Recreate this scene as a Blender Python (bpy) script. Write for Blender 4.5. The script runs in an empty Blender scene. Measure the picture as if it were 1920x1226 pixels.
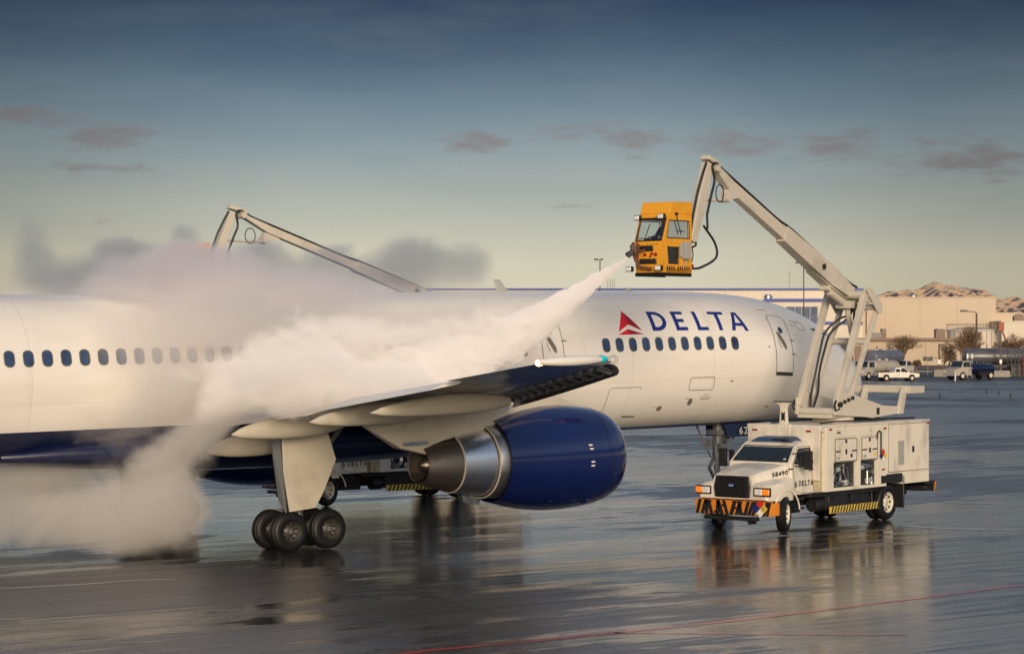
import bpy, bmesh, math, random
import numpy as np
from mathutils import Vector, Matrix, Euler
random.seed(7)
S = bpy.context.scene
COL = S.collection
PI = math.pi
R_ = math.radians

# ------------------------------------------------------------------ camera
CAM = Vector((-55.56, -55.06, 5.54)); YAW = R_(37.10); PIT = R_(0.105); FPX = 4425.4
cd = bpy.data.cameras.new('camera'); cam = bpy.data.objects.new('camera', cd); COL.objects.link(cam)
cam.location = CAM; cam.rotation_euler = (PI/2 + PIT, 0, -YAW)
cd.sensor_width = 36; cd.lens = 36*FPX/1920; cd.clip_start = .5; cd.clip_end = 60000
S.camera = cam

# ------------------------------------------------------------------ render / exposure
S.view_settings.view_transform = 'Standard'; S.view_settings.look = 'None'
S.view_settings.exposure = 0.0; S.view_settings.gamma = 1
S.cycles.use_denoising = True
S.cycles.max_bounces = 10; S.cycles.volume_bounces = 6; S.cycles.transparent_max_bounces = 12
S.cycles.volume_max_steps = 256
S.cycles.sample_clamp_indirect = 6

# ------------------------------------------------------------------ sun
SUN_AZ = math.atan2(-.50, -.86)          # where the sun stands, from +Y clockwise
SUN_EL = R_(13)
sd = bpy.data.lights.new('sun', 'SUN'); sun = bpy.data.objects.new('sun', sd); COL.objects.link(sun)
to_sun = Vector((math.sin(SUN_AZ)*math.cos(SUN_EL), math.cos(SUN_AZ)*math.cos(SUN_EL), math.sin(SUN_EL)))
sun.rotation_euler = to_sun.to_track_quat('Z', 'Y').to_euler()
sd.energy = 3.5; sd.angle = R_(24.0); sd.color = (1, .79, .56)

# ------------------------------------------------------------------ world
class NT:
    def __init__(s, nt): s.nt = nt; s.n = nt.nodes; s.l = nt.links
    def new(s, t, **k):
        n = s.n.new(t)
        for a, b in k.items(): setattr(n, a, b)
        return n
    def lk(s, a, b): s.l.new(a, b)
    def val(s, sock, v):
        if hasattr(v, 'is_output') or hasattr(v, 'links'): s.l.new(v, sock)
        else: sock.default_value = v
    def math(s, op, a, b=None, c=None, clamp=False):
        n = s.new('ShaderNodeMath', operation=op, use_clamp=clamp); s.val(n.inputs[0], a)
        if b is not None: s.val(n.inputs[1], b)
        if c is not None: s.val(n.inputs[2], c)
        return n.outputs[0]
    def vmath(s, op, a, b=None):
        n = s.new('ShaderNodeVectorMath', operation=op); s.val(n.inputs[0], a)
        if b is not None: s.val(n.inputs[1], b)
        return n.outputs['Value'] if op in ('LENGTH', 'DOT_PRODUCT', 'DISTANCE') else n.outputs[0]
    def ramp(s, fac, stops, interp='LINEAR'):
        n = s.new('ShaderNodeValToRGB'); n.color_ramp.interpolation = interp; e = n.color_ramp.elements
        while len(e) < len(stops): e.new(.5)
        for i, (p, c) in enumerate(stops):
            e[i].position = p; e[i].color = tuple(c) + (1,) if len(c) == 3 else c
        s.val(n.inputs[0], fac); return n.outputs[0]
    def noise(s, vec, scale, detail=3, rough=.55, dist=0.0, dims='3D'):
        n = s.new('ShaderNodeTexNoise'); n.noise_dimensions = dims
        if vec is not None: s.val(n.inputs['Vector'], vec)
        n.inputs['Scale'].default_value = scale; n.inputs['Detail'].default_value = detail
        n.inputs['Roughness'].default_value = rough; n.inputs['Distortion'].default_value = dist
        return n.outputs['Fac']
    def map(s, vec, loc=(0,0,0), rot=(0,0,0), scale=(1,1,1), typ='POINT'):
        n = s.new('ShaderNodeMapping', vector_type=typ); s.val(n.inputs[0], vec)
        n.inputs[1].default_value = loc; n.inputs[2].default_value = rot; n.inputs[3].default_value = scale
        return n.outputs[0]
    def mix(s, f, a, b, typ='MIX'):
        n = s.new('ShaderNodeMix', data_type='RGBA', blend_type=typ); s.val(n.inputs[0], f)
        s.val(n.inputs[6], a if not isinstance(a, tuple) or len(a) == 4 else a+(1,))
        s.val(n.inputs[7], b if not isinstance(b, tuple) or len(b) == 4 else b+(1,)); return n.outputs[2]
    def mrange(s, v, a, b, c=0., d=1., smooth=False):
        n = s.new('ShaderNodeMapRange'); n.interpolation_type = 'SMOOTHSTEP' if smooth else 'LINEAR'; n.clamp = True
        s.val(n.inputs[0], v)
        for i, q in enumerate((a, b, c, d)): s.val(n.inputs[i+1], q)
        return n.outputs[0]
def lin(*c):  # sRGB 0-255 to linear
    return tuple(((v/255+.055)/1.055)**2.4 if v/255 > .04045 else v/255/12.92 for v in c)

W = bpy.data.worlds.new('World'); S.world = W; W.use_nodes = True
w = NT(W.node_tree); w.n.clear()
wo = w.new('ShaderNodeOutputWorld'); bg = w.new('ShaderNodeBackground')
sky = w.new('ShaderNodeTexSky', sky_type='NISHITA', sun_disc=False)
sky.sun_elevation = SUN_EL; sky.sun_rotation = SUN_AZ; sky.air_density = 1.2; sky.dust_density = 1.5
tc = w.new('ShaderNodeTexCoord'); dirv = tc.outputs['Generated']
sx = w.new('ShaderNodeSeparateXYZ'); w.lk(dirv, sx.inputs[0])
elev = w.math('MULTIPLY', w.math('ARCSINE', sx.outputs[2]), 180/PI)          # degrees
wob = w.noise(w.map(dirv, scale=(3, 3, 14)), 2.0, 3)
elw = w.math('ADD', elev, w.math('MULTIPLY', w.math('SUBTRACT', wob, .5), 1.1))
fac = w.math('DIVIDE', elw, 40.0, clamp=True)
st = [(0, lin(210,198,168)), (.9, lin(216,208,182)), (1.7, lin(210,205,182)), (2.5, lin(190,191,176)), (3.3, lin(170,176,170)),
      (4.3, lin(146,161,164)), (5.4, lin(118,138,150)), (6.6, lin(84,106,124)), (7.9, lin(54,72,96)), (8.7, lin(56,74,100)), (10.2, lin(160,182,206)), (18, lin(204,217,234)), (30, lin(140,162,196)), (38, lin(118,140,176))]  # bright band above the view is added for fill and puddle reflections
base = w.ramp(fac, [(e/40, c) for e, c in st])
# azimuth of a direction relative to the view, in degrees
az = w.math('SUBTRACT', w.math('MULTIPLY', w.math('ARCTAN2', sx.outputs[0], sx.outputs[1]), 180/PI), math.degrees(YAW))
cx = w.new('ShaderNodeCombineXYZ'); w.lk(az, cx.inputs[0]); w.lk(elev, cx.inputs[1]); sph = cx.outputs[0]
cn = w.noise(w.map(sph, scale=(.42, 1.7, 1)), 2.0, 6, .66, .4)
cn2 = w.noise(w.map(sph, scale=(.10, .5, 1)), 1.0, 4, .6)
cl = None
def sky_xy(px, py): return math.degrees(math.atan((px-960)/FPX)), math.degrees(math.atan((621-py)/FPX))
for px, py, rx, ry, dn in [(892,268,70,26,1.), (1100,246,120,22,.7), (1190,262,85,24,.9), (1350,270,115,34,.75), (1445,268,70,26,.6), (1572,278,90,34,.95),
        (1770,272,90,20,.6), (1830,304,180,32,.95), (1700,270,300,26,.3), (40,222,80,22,.8), (100,240,55,18,.8), (205,262,110,30,.85), (150,318,75,16,.7), (250,318,70,12,.7), (140,336,50,9,.6),
        (735,294,40,12,.5), (1080,386,120,8,.5), (200,416,30,10,.4), (1860,342,70,10,.4), (1205,292,40,16,.4), (330,250,70,22,.3)]:
    a0, e0 = sky_xy(px, py); k = 57.3/FPX
    q = w.map(sph, loc=(-a0/(rx*k), -e0/(ry*k), 0), scale=(1/(rx*k), 1/(ry*k), 1))
    g = w.math('MULTIPLY', w.mrange(w.vmath('LENGTH', q), 1.6, 0, 0, 1, True), dn)
    cl = g if cl is None else w.math('MAXIMUM', cl, g)
dens = w.mrange(w.math('MULTIPLY_ADD', w.math('SUBTRACT', cn, .5), 2.4, cl), .18, 1.15, 0, 1, True)
dens = w.math('MULTIPLY', dens, w.mrange(cl, 0, .12))
high = w.math('MULTIPLY', w.mrange(cn2, .42, .72, 0, 1, True), w.mrange(elev, 1.6, 5, 0, .13))
c1 = w.mix(high, base, lin(150,150,152))
c2 = w.mix(w.math('MULTIPLY', dens, .72), c1, lin(136,126,126))
n_lp = w.mrange(elev, 9, 26, 0, 1, True)          # higher up some of the physical sky is blended into the ramp
nis = w.mix(1.0, sky.outputs[0], (.085, .085, .085, 1), 'MULTIPLY')
side = w.math('SUBTRACT', 1.0, w.mrange(w.math('ABSOLUTE', w.math('ADD', az, .8)), 3.5, 13, 0, .30, True))     # the glow is strongest ahead
sv_ = w.new('ShaderNodeCombineXYZ')
for i_ in range(3): w.lk(side, sv_.inputs[i_])
c2 = w.mix(1.0, c2, sv_.outputs[0], 'MULTIPLY')
c3 = w.mix(w.math('MULTIPLY', n_lp, .35), c2, nis)
w.lk(c3, bg.inputs[0]); bg.inputs[1].default_value = 1.0; w.lk(bg.outputs[0], wo.inputs[0])

# ------------------------------------------------------------------ pixel helpers: real distance, real place
CF = Vector((math.sin(YAW)*math.cos(PIT), math.cos(YAW)*math.cos(PIT), math.sin(PIT)))
CR = Vector((math.cos(YAW), -math.sin(YAW), 0)); CU = CR.cross(CF)
def ray(px, py): return CF + CR*((px-960)/FPX) - CU*((py-613)/FPX)
def at(px, py, d): return CAM + ray(px, py)*d
def gnd(px, py, z=0.0):
    v = ray(px, py); return CAM + v*((z-CAM.z)/v.z)
def gdepth(py): return CAM.z/(-ray(960, py).z)
def bas(px, d, z=0.0):                       # ground point in column px at distance d
    p = at(px, 613, d); return Vector((p.x, p.y, z))
def hz(py, d): return at(960, py, d).z       # height that row py shows at distance d

# ------------------------------------------------------------------ materials
MATS = {}
def mat(name, col, rough=.5, metal=0., coat=0., var=.12, vscale=3., bump=0., bscale=40., spec=.5, emit=None, estr=1., streak=None):
    m = bpy.data.materials.new(name); m.use_nodes = True; t = NT(m.node_tree); b = t.n['Principled BSDF']
    oc = t.new('ShaderNodeTexCoord').outputs['Object']
    if streak: oc2 = t.map(oc, scale=streak)
    else: oc2 = oc
    f = t.noise(oc2, vscale, 5, .6)
    hi = tuple(min(1, c*(1+var*.5)) for c in col); lo = tuple(c*(1-var*1.6) for c in col)
    c = t.ramp(f, [(.28, lo), (.48, col), (.75, hi)])
    t.lk(c, b.inputs['Base Color'])
    rr = t.mrange(f, .3, .7, min(1, rough*1.25), rough*.85); t.lk(rr, b.inputs['Roughness'])
    b.inputs['Metallic'].default_value = metal; b.inputs['Coat Weight'].default_value = coat
    b.inputs['Coat Roughness'].default_value = .08; b.inputs['Specular IOR Level'].default_value = spec
    if bump:
        bn = t.new('ShaderNodeBump'); bn.inputs['Strength'].default_value = bump; bn.inputs['Distance'].default_value = .02
        t.lk(t.noise(oc, bscale, 3), bn.inputs['Height']); t.lk(bn.outputs[0], b.inputs['Normal'])
    if emit:
        b.inputs['Emission Color'].default_value = tuple(emit)+(1,); b.inputs['Emission Strength'].default_value = estr
    MATS[name] = m; return m
M_white = mat('white_paint', (.78,.76,.72), .32, coat=.3, var=.06, vscale=.8, streak=(.25,1,1))
M_truck = mat('truck_paint', (.73,.68,.58), .38, coat=.25, var=.22, vscale=1.6, streak=(1,1,.5))
M_cream = mat('cream_panel', (.50,.465,.385), .45, var=.12, vscale=1.2)
M_boom = mat('boom_paint', (.56,.52,.44), .42, var=.15, vscale=.9)
M_yellow = mat('safety_yellow', (.80,.36,.012), .42, coat=.2, var=.10, vscale=2.5)
M_stripey = mat('stripe_orange', (.66,.22,.02), .5, var=.15, vscale=5)
M_hazy = mat('hazard_yellow', (.62,.45,.07), .6, var=.3, vscale=6)
M_navy = mat('navy_paint', (.004,.012,.085), .16, coat=.8, var=.10, vscale=1.0)
M_navytext = mat('navy_lettering', (.010,.025,.20), .35, var=.05)
M_navyb = mat('belly_navy', (.006,.010,.045), .3, coat=.3, var=.15)
M_red = mat('emblem_red', (.62,.012,.02), .35, var=.05)
M_redd = mat('emblem_dark_red', (.28,.008,.02), .35, var=.05)
M_rubber = mat('tyre_rubber', (.008,.008,.009), .48, var=.35, vscale=4, bump=.05, bscale=60, spec=.35)
M_black = mat('black_plastic', (.015,.015,.017), .45, var=.25, vscale=4)
M_frame = mat('chassis_black', (.012,.013,.016), .5, var=.5, vscale=3, bump=.1)
M_steel = mat('polished_steel', (.92,.92,.93), .30, metal=1, var=.12, vscale=2.2, streak=(6,1,1), bump=.03)
M_alu = mat('dull_aluminium', (.52,.52,.52), .35, metal=1, var=.25, vscale=3)
M_burnt = mat('heat_stained_metal', (.21,.185,.165), .42, metal=.9, var=.6, vscale=1.6, streak=(.5,1.5,1.5), bump=.05)
M_grey = mat('grey_paint', (.36,.37,.36), .5, var=.15, vscale=2)
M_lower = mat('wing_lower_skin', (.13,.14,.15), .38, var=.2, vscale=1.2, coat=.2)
M_outer_shade = mat('outer_wing_shaded_skin', (.035,.042,.06), .3, var=.25, vscale=1.2, coat=.3)  # underside shade and dark ground reflection are put into this colour
M_glass = mat('dark_glass', (.012,.02,.022), .06, var=.1, coat=.5, spec=.6)
M_pglass = mat('cabin_window_glass', (.035,.065,.15), .38, var=.4, vscale=1.5, spec=.3)
M_wframe = mat('window_surround', (.17,.16,.13), .4, metal=.4, var=.1)
M_hose = mat('black_hose', (.012,.012,.012), .5, var=.2)
M_wheelw = mat('wheel_cream', (.62,.58,.48), .5, var=.25, vscale=5)
M_lamp = mat('lamp_glass', (.75,.75,.72), .12, var=.1, coat=1)
M_amber = mat('amber_lens', (.95,.25,.02), .25, var=.1, coat=1, emit=(1,.25,.02), estr=.25)
M_teal = mat('teal_lens', (.0,.42,.46), .2, var=.05, coat=1, emit=(0,.55,.6), estr=.35)
M_glow = mat('lit_lamp', (1,.6,.3), .3, emit=(1,.45,.16), estr=14)
M_line = mat('door_seam', (.16,.145,.12), .6, var=.2)
M_seal = mat('dark_sill', (.035,.045,.04), .6)

# ------------------------------------------------------------------ mesh kit
class MB:
    def __init__(s, T=None): s.bm = bmesh.new(); s.T = T
    def v(s, p):
        p = Vector(p); return s.bm.verts.new(s.T @ p if s.T else p)
    def face(s, pts, mi=0):
        vs = [p if isinstance(p, bmesh.types.BMVert) else s.v(p) for p in pts]
        try: f = s.bm.faces.new(vs)
        except ValueError: return None
        f.material_index = mi; return f
    def box(s, c, size, rot=None, mi=0, taper=(1,1)):
        c = Vector(c); hx, hy, hz_ = size[0]/2, size[1]/2, size[2]/2; r = rot if rot else Matrix.Identity(3)
        vs = []
        for z in (-1, 1):
            tx, ty = taper if z > 0 else (1, 1)
            for x, y in ((-1,-1), (1,-1), (1,1), (-1,1)): vs.append(s.v(c + r @ Vector((x*hx*tx, y*hy*ty, z*hz_))))
        for q in ((3,2,1,0), (4,5,6,7), (0,1,5,4), (1,2,6,5), (2,3,7,6), (3,0,4,7)): s.face([vs[i] for i in q], mi)
    def prism(s, pts, vec, mi=0):
        a = [s.v(p) for p in pts]; b = [s.v(Vector(p)+Vector(vec)) for p in pts]; n = len(a)
        s.face(a[::-1], mi); s.face(b, mi)
        for i in range(n): s.face([a[i], a[(i+1) % n], b[(i+1) % n], b[i]], mi)
    def loft(s, rings, caps=True, closed=True, mi=0):
        R = [[s.v(p) for p in r] for r in rings]
        for a, b in zip(R, R[1:]):
            n = len(a)
            for i in range(n if closed else n-1): s.face([a[i], a[(i+1) % n], b[(i+1) % n], b[i]], mi)
        if caps and closed: s.face(R[0][::-1], mi); s.face(R[-1], mi)
    def cone(s, p0, p1, r0, r1=None, n=16, caps=True, mi=0):
        if r1 is None: r1 = r0
        p0, p1 = Vector(p0), Vector(p1); q = (p1-p0).to_track_quat('Z', 'Y')
        s.loft([[p + q @ Vector((math.cos(2*PI*i/n)*r, math.sin(2*PI*i/n)*r, 0)) for i in range(n)] for p, r in ((p0, r0), (p1, r1))], caps, mi=mi)
    def lathe(s, prof, o, axis, n=40, mi=0, caps=False, squash=None):
        o = Vector(o); ax = Vector(axis).normalized(); q = ax.to_track_quat('Z', 'Y'); R = []
        for a, r in prof:
            R.append([o + ax*a + q @ Vector((math.cos(2*PI*i/n)*r, math.sin(2*PI*i/n)*r, 0)) for i in range(n)])
        s.loft(R, caps, mi=mi)
    def hose(s, pts, r, n=8, mi=0, k=4):          # tube through smoothed points
        P = [Vector(p) for p in pts]; P = [P[0]*2-P[1]]+P+[P[-1]*2-P[-2]]; out = []
        for i in range(1, len(P)-2):
            a, b, c, d = P[i-1:i+3]
            for j in range(k):
                t = j/k; out.append(.5*((2*b)+(c-a)*t+(2*a-5*b+4*c-d)*t*t+(3*b-a-3*c+d)*t**3))
        s.tube(out+[P[-2]], r, n, mi)
    def tube(s, pts, r, n=8, mi=0):
        pts = [Vector(p) for p in pts]; R = []; up = None
        for i, p in enumerate(pts):
            t = (pts[min(i+1, len(pts)-1)] - pts[max(i-1, 0)]).normalized()
            if up is None:
                up = t.orthogonal().normalized()
            up = (up - t*up.dot(t)); up = up.normalized() if up.length > 1e-6 else t.orthogonal().normalized()
            sd_ = t.cross(up); rr = r[i] if isinstance(r, (list, tuple)) else r
            R.append([p + up*math.cos(2*PI*k/n)*rr + sd_*math.sin(2*PI*k/n)*rr for k in range(n)])
        s.loft(R, mi=mi)
    def beam(s, p0, p1, a0, a1=None, side=None, mi=0):     # (width along side, height)
        a1 = a1 or a0; p0, p1 = Vector(p0), Vector(p1); t = (p1-p0).normalized()
        sd_ = Vector(side) if side else Vector((0,1,0)); sd_ = (sd_ - t*sd_.dot(t)).normalized(); up = t.cross(sd_)
        s.loft([[p + sd_*w_*i/2 + up*h_*j/2 for i, j in ((-1,-1), (1,-1), (1,1), (-1,1))] for p, (w_, h_) in ((p0, a0), (p1, a1))], mi=mi)
    def build(s, name, m, parent=None, smooth=35, bevel=0, keep=False, seg=2):
        bm = s.bm
        if not keep: bmesh.ops.recalc_face_normals(bm, faces=bm.faces)
        me = bpy.data.meshes.new(name); bm.to_mesh(me); bm.free()
        for x in (m if isinstance(m, (list, tuple)) else [m]): me.materials.append(x)
        me.polygons.foreach_set('use_smooth', [True]*len(me.polygons)); me.set_sharp_from_angle(angle=R_(smooth)); me.update()
        o = bpy.data.objects.new(name, me); COL.objects.link(o)
        if parent: o.parent = parent
        if bevel:
            b = o.modifiers.new('bevel', 'BEVEL'); b.width = bevel; b.segments = seg; b.limit_method = 'ANGLE'; b.angle_limit = R_(40)
        return o
def tag(o, label=None, cat=None, group=None, kind=None):
    if label: o['label'] = label
    if cat: o['category'] = cat
    if group: o['group'] = group
    if kind: o['kind'] = kind
    return o
def thing(name, label, cat, loc=(0,0,0), rot=(0,0,0), group=None):
    o = bpy.data.objects.new(name, None); COL.objects.link(o); o.location = loc; o.rotation_euler = rot; o.empty_display_size = .3
    return tag(o, label, cat, group)
def mtx(o): return Matrix.LocRotScale(o.location, o.rotation_euler, o.scale)
def copy_tree(o, parent=None):
    c = o.copy(); COL.objects.link(c); c.parent = parent
    for ch in list(o.children): copy_tree(ch, c)
    return c
def tessellate(mesh, T):                       # mesh -> (verts, faces) moved by T
    return [T @ v.co for v in mesh.vertices], [tuple(p.vertices) for p in mesh.polygons]
def text_mesh(txt, bold=0.0, res=3):
    cu = bpy.data.curves.new('lettering', 'FONT'); cu.body = txt; cu.resolution_u = res; cu.offset = bold; cu.space_character = 1.15
    o = bpy.data.objects.new('lettering', cu); COL.objects.link(o); bpy.context.view_layer.update()
    me = bpy.data.meshes.new_from_object(o.evaluated_get(bpy.context.evaluated_depsgraph_get()))
    bpy.data.objects.remove(o); bpy.data.curves.remove(cu)
    xs = [v.co.x for v in me.vertices]; ys = [v.co.y for v in me.vertices]; x0, x1, y0, y1 = min(xs), max(xs), min(ys), max(ys)
    P = [((v.co.x-x0)/(x1-x0), (v.co.y-y0)/(y1-y0)) for v in me.vertices]; F = [tuple(p.vertices) for p in me.polygons]
    bpy.data.meshes.remove(me); return P, F
def put_text(mb, txt, o, ux, uy, mi=0, bold=0.0):   # o = lower left corner, ux / uy = full width / height vectors
    P, F = text_mesh(txt, bold); o, ux, uy = Vector(o), Vector(ux), Vector(uy)
    vs = [mb.v(o + ux*a + uy*b) for a, b in P]
    for f in F: mb.face([vs[i] for i in f], mi)
# ------------------------------------------------------------------ ground
def ground_mat():
    m = bpy.data.materials.new('wet_apron'); m.use_nodes = True; t = NT(m.node_tree); b = t.n['Principled BSDF']
    P = t.new('ShaderNodeTexCoord').outputs['Object']
    # streak frame: long axis across the view, as the tugs and sweepers drove
    s1 = t.map(P, rot=(0,0,YAW+.10), scale=(.035,.30,1)); s2 = t.map(P, rot=(0,0,YAW-.22), scale=(.05,1.1,1)); s3 = t.map(P, rot=(0,0,YAW+.45), scale=(.03,1.6,1))
    big = t.noise(t.map(P, scale=(.045,.045,1)), 1.0, 4, .6, .6)
    mid = t.noise(s1, 1.6, 5, .62, .8)
    fine = t.noise(s2, 2.2, 6, .68, .5)
    fine2 = t.noise(s3, 2.0, 5, .65, .4)
    gr = t.noise(P, 9.0, 6, .7)
    wet = t.math('ADD', t.math('MULTIPLY', big, .62), t.math('MULTIPLY', mid, .30)); wet = t.math('ADD', wet, t.math('MULTIPLY', fine, .20)); patch_ = t.noise(t.map(P, rot=(0,0,YAW-.05), scale=(.14,.52,1)), 1.6, 7, .68, 1.0); wet = t.math('ADD', wet, t.math('MULTIPLY_ADD', patch_, .42, -.165))
    for px_, py_, rx_, ry_, a_ in ((1040,1040,18,7,.20), (760,1010,12,8,.12), (1560,1080,18,8,.10), (1850,1180,14,6,.18), (760,1090,9,3,.10), (500,1140,10,5,.06), (250,1110,14,6,-.10), (1450,990,9,5,-.02), (1200,880,16,12,.05)):      # standing water and drier slabs
        p_ = gnd(px_, py_); q_ = t.map(P, loc=(-p_.x,-p_.y,0)); q_ = t.map(q_, rot=(0,0,YAW)); q_ = t.vmath('MULTIPLY', q_, (1/(rx_*.5), 1/(ry_*1.2), 0)); wet = t.math('ADD', wet, t.math('MULTIPLY', t.mrange(t.vmath('LENGTH', q_), 1, 0, 0, 1, True), a_))
    wet = t.mrange(wet, .545, .600, 0, 1, True)
    dry = t.math('SUBTRACT', 1.0, wet)
    # concrete slab colour with tyre streaks
    c = t.ramp(t.math('ADD', t.math('MULTIPLY', big, .5), t.math('MULTIPLY', mid, .5)), [(.3, (.060,.057,.058)), (.5, (.108,.100,.099)), (.7, (.175,.162,.154))])
    c = t.mix(t.mrange(fine2, .56, .66, 0, .75), c, (.022,.021,.024))
    c = t.mix(t.mrange(fine, .62, .70, 0, .42), c, (.30,.30,.31)); edge_ = t.math('SUBTRACT', 1.0, t.mrange(t.math('ABSOLUTE', t.math('SUBTRACT', patch_, .50)), 0, .012)); c = t.mix(t.math('MULTIPLY', edge_, .25), c, (.22,.21,.20))          # slush and dried fluid left in lines
    c = t.mix(t.math('MULTIPLY', wet, .72), c, (.010,.013,.020))
    # joints between slabs
    br = t.new('ShaderNodeTexBrick'); br.offset = 0; t.lk(t.map(P, rot=(0,0,R_(14)), scale=(1,1,1)), br.inputs['Vector'])
    br.inputs['Color1'].default_value = br.inputs['Color2'].default_value = (1,1,1,1); br.inputs['Mortar'].default_value = (0,0,0,1)
    br.inputs['Scale'].default_value = 1; br.inputs['Brick Width'].default_value = 7.6; br.inputs['Row Height'].default_value = 7.6; br.inputs['Mortar Size'].default_value = .045
    c = t.mix(t.mrange(br.outputs['Fac'], 0, 1, 0, .6), c, (.01,.01,.012))
    c = t.mix(t.mrange(gr, .3, .7, 0, .25), c, (.03,.03,.03))
    t.lk(c, b.inputs['Base Color'])
    far = t.mrange(t.vmath('LENGTH', t.vmath('SUBTRACT', P, (CAM.x, CAM.y, 0))), 62, 150, 0, .18)
    ro = t.math('MULTIPLY_ADD', dry, .27, .05); ro = t.math('ADD', ro, far); ro = t.math('MULTIPLY_ADD', t.mrange(fine2, .35, .7), .09, ro)
    t.lk(ro, b.inputs['Roughness']); t.lk(t.math('MULTIPLY', t.math('MULTIPLY_ADD', wet, .58, .42), t.math('MULTIPLY_ADD', far, -2.6, 1.0)), b.inputs['Specular IOR Level'])
    b.inputs['Coat Weight'].default_value = 0.0
    s4 = t.map(P, rot=(0,0,YAW+.02), scale=(.030,1.0,1)); calm = t.mrange(t.noise(t.map(P, rot=(0,0,YAW), scale=(.05,.16,1)), 1.5, 4, .6, .8), .42, .62, .18, 1.0, True)
    h = t.math('ADD', t.math('MULTIPLY', t.noise(s3, 5.0, 3, .6, .3), .35), t.math('MULTIPLY', t.math('MULTIPLY', gr, dry), .4))
    h = t.math('ADD', h, t.math('MULTIPLY', t.math('MULTIPLY', t.noise(s4, 2.2, 7, .70, 1.4), calm), 1.15))
    bn = t.new('ShaderNodeBump'); bn.inputs['Strength'].default_value = .38; bn.inputs['Distance'].default_value = .035
    t.lk(h, bn.inputs['Height']); t.lk(bn.outputs[0], b.inputs['Normal'])
    return m
g = MB(); g.face([(-400,-300,0), (2500,-300,0), (2500,3200,0), (-400,3200,0)]); tag(g.build('ground', ground_mat()), kind='structure')
def paint_mat(name, col, cover):
    m = bpy.data.materials.new(name); m.use_nodes = True; t = NT(m.node_tree); b = t.n['Principled BSDF']
    P = t.new('ShaderNodeTexCoord').outputs['Object']
    w_ = t.noise(t.map(P, rot=(0,0,YAW-.2), scale=(.25,1.6,1)), 2.4, 6, .7)
    c = t.mix(t.mrange(w_, cover, cover+.12), col, (.05,.045,.045)); t.lk(c, b.inputs['Base Color'])
    t.lk(t.mrange(w_, .4, .7, .12, .4), b.inputs['Roughness']); b.inputs['Specular IOR Level'].default_value = .6
    return m
M_redline = paint_mat('worn_red_paint', (.52,.045,.05), .52)
M_whiteline = paint_mat('worn_white_paint', (.62,.64,.66), .50)
def line(pxs, width, m, name):
    pts = [gnd(*p) for p in pxs]; mb = MB(); L = []
    for i, p in enumerate(pts):
        t_ = (pts[min(i+1, len(pts)-1)] - pts[max(i-1, 0)]).normalized(); n_ = Vector((-t_.y, t_.x, 0))*width/2
        L.append((p+n_+Vector((0,0,.004)), p-n_+Vector((0,0,.004))))
    for a, b in zip(L, L[1:]): mb.face([a[0], a[1], b[1], b[0]])
    return tag(mb.build(name, m), kind='structure')
line([(640,1240),(800,1219),(960,1205),(1110,1190),(1250,1176),(1400,1160),(1560,1141),(1720,1121),(1930,1095)], .24, M_redline, 'road_marking')
line([(1150,1186),(1300,1187),(1500,1189),(1700,1190)], .14, M_redline, 'road_marking')
line([(1690,985),(1760,990),(1840,992),(1930,993)], .34, M_whiteline, 'road_marking')
line([(1130,914),(1262,918)], .34, M_whiteline, 'road_marking')
line([(1120,953),(1200,951),(1305,946)], .30, M_whiteline, 'road_marking')
line([(1380,1011),(1425,1009),(1475,1003)], .30, M_whiteline, 'road_marking')
line([(1760,941),(1940,946)], .24, M_whiteline, 'road_marking')
line([(0,1103),(110,1098),(260,1088),(330,1085)], .10, M_whiteline, 'road_marking')

# ------------------------------------------------------------------ airliner (local frame: x = 23.6 - station, y = -starboard, z up)
ALP = R_(.945)
plane = thing('airliner', 'large white twin-jet airliner with navy engines and DELTA lettering, being sprayed', 'airliner', (-23.6+.5*math.sin(ALP), 0, .5-.5*math.cos(ALP)), (0,-ALP,0))
PM = mtx(plane); PI_M = PM.inverted()
def L(s, Y, Z): return Vector((23.6-s, -Y, Z))
TOP = [(-.25,3.30),(-.1,3.75),(.2,4.15),(.77,4.66),(1.37,5.10),(1.96,5.50),(2.67,5.82),(3.6,6.11),(4.74,6.32),(5.87,6.43),(7.5,6.50),(10,6.53),(30,6.56),(34,6.56),(38,6.5),(43,6.25),(47,5.9)]
BOT = [(-.25,3.30),(-.06,2.98),(.56,2.62),(1.29,2.45),(2.25,2.35),(3.66,2.32),(10,2.32),(30,2.34),(33,2.55),(37,3.2),(42,4.3),(47,5.3)]
HWD = [(-.25,.03),(-.1,.42),(.4,.90),(.8,1.12),(1.4,1.35),(2.0,1.51),(2.7,1.64),(3.6,1.75),(4.7,1.83),(5.9,1.87),(7,1.88),(32,1.88),(36,1.66),(41,1.1),(47,.25)]
def pchip(T):
    x = np.array([a for a, _ in T]); y = np.array([b for _, b in T]); h = np.diff(x); d = np.diff(y)/h; m_ = np.zeros(len(x))
    for i in range(1, len(x)-1):
        if d[i-1]*d[i] > 0: w1, w2 = 2*h[i]+h[i-1], h[i]+2*h[i-1]; m_[i] = (w1+w2)/(w1/d[i-1]+w2/d[i])
    m_[0], m_[-1] = d[0], d[-1]
    def f(s):
        i = int(min(max(np.searchsorted(x, s)-1, 0), len(h)-1)); t = (s-x[i])/h[i]; t = min(max(t, 0), 1)
        return float((2*t**3-3*t*t+1)*y[i] + (t**3-2*t*t+t)*h[i]*m_[i] + (-2*t**3+3*t*t)*y[i+1] + (t**3-t*t)*h[i]*m_[i+1])
    return f
fT, fB, fW = pchip(TOP), pchip(BOT), pchip(HWD)
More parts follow.
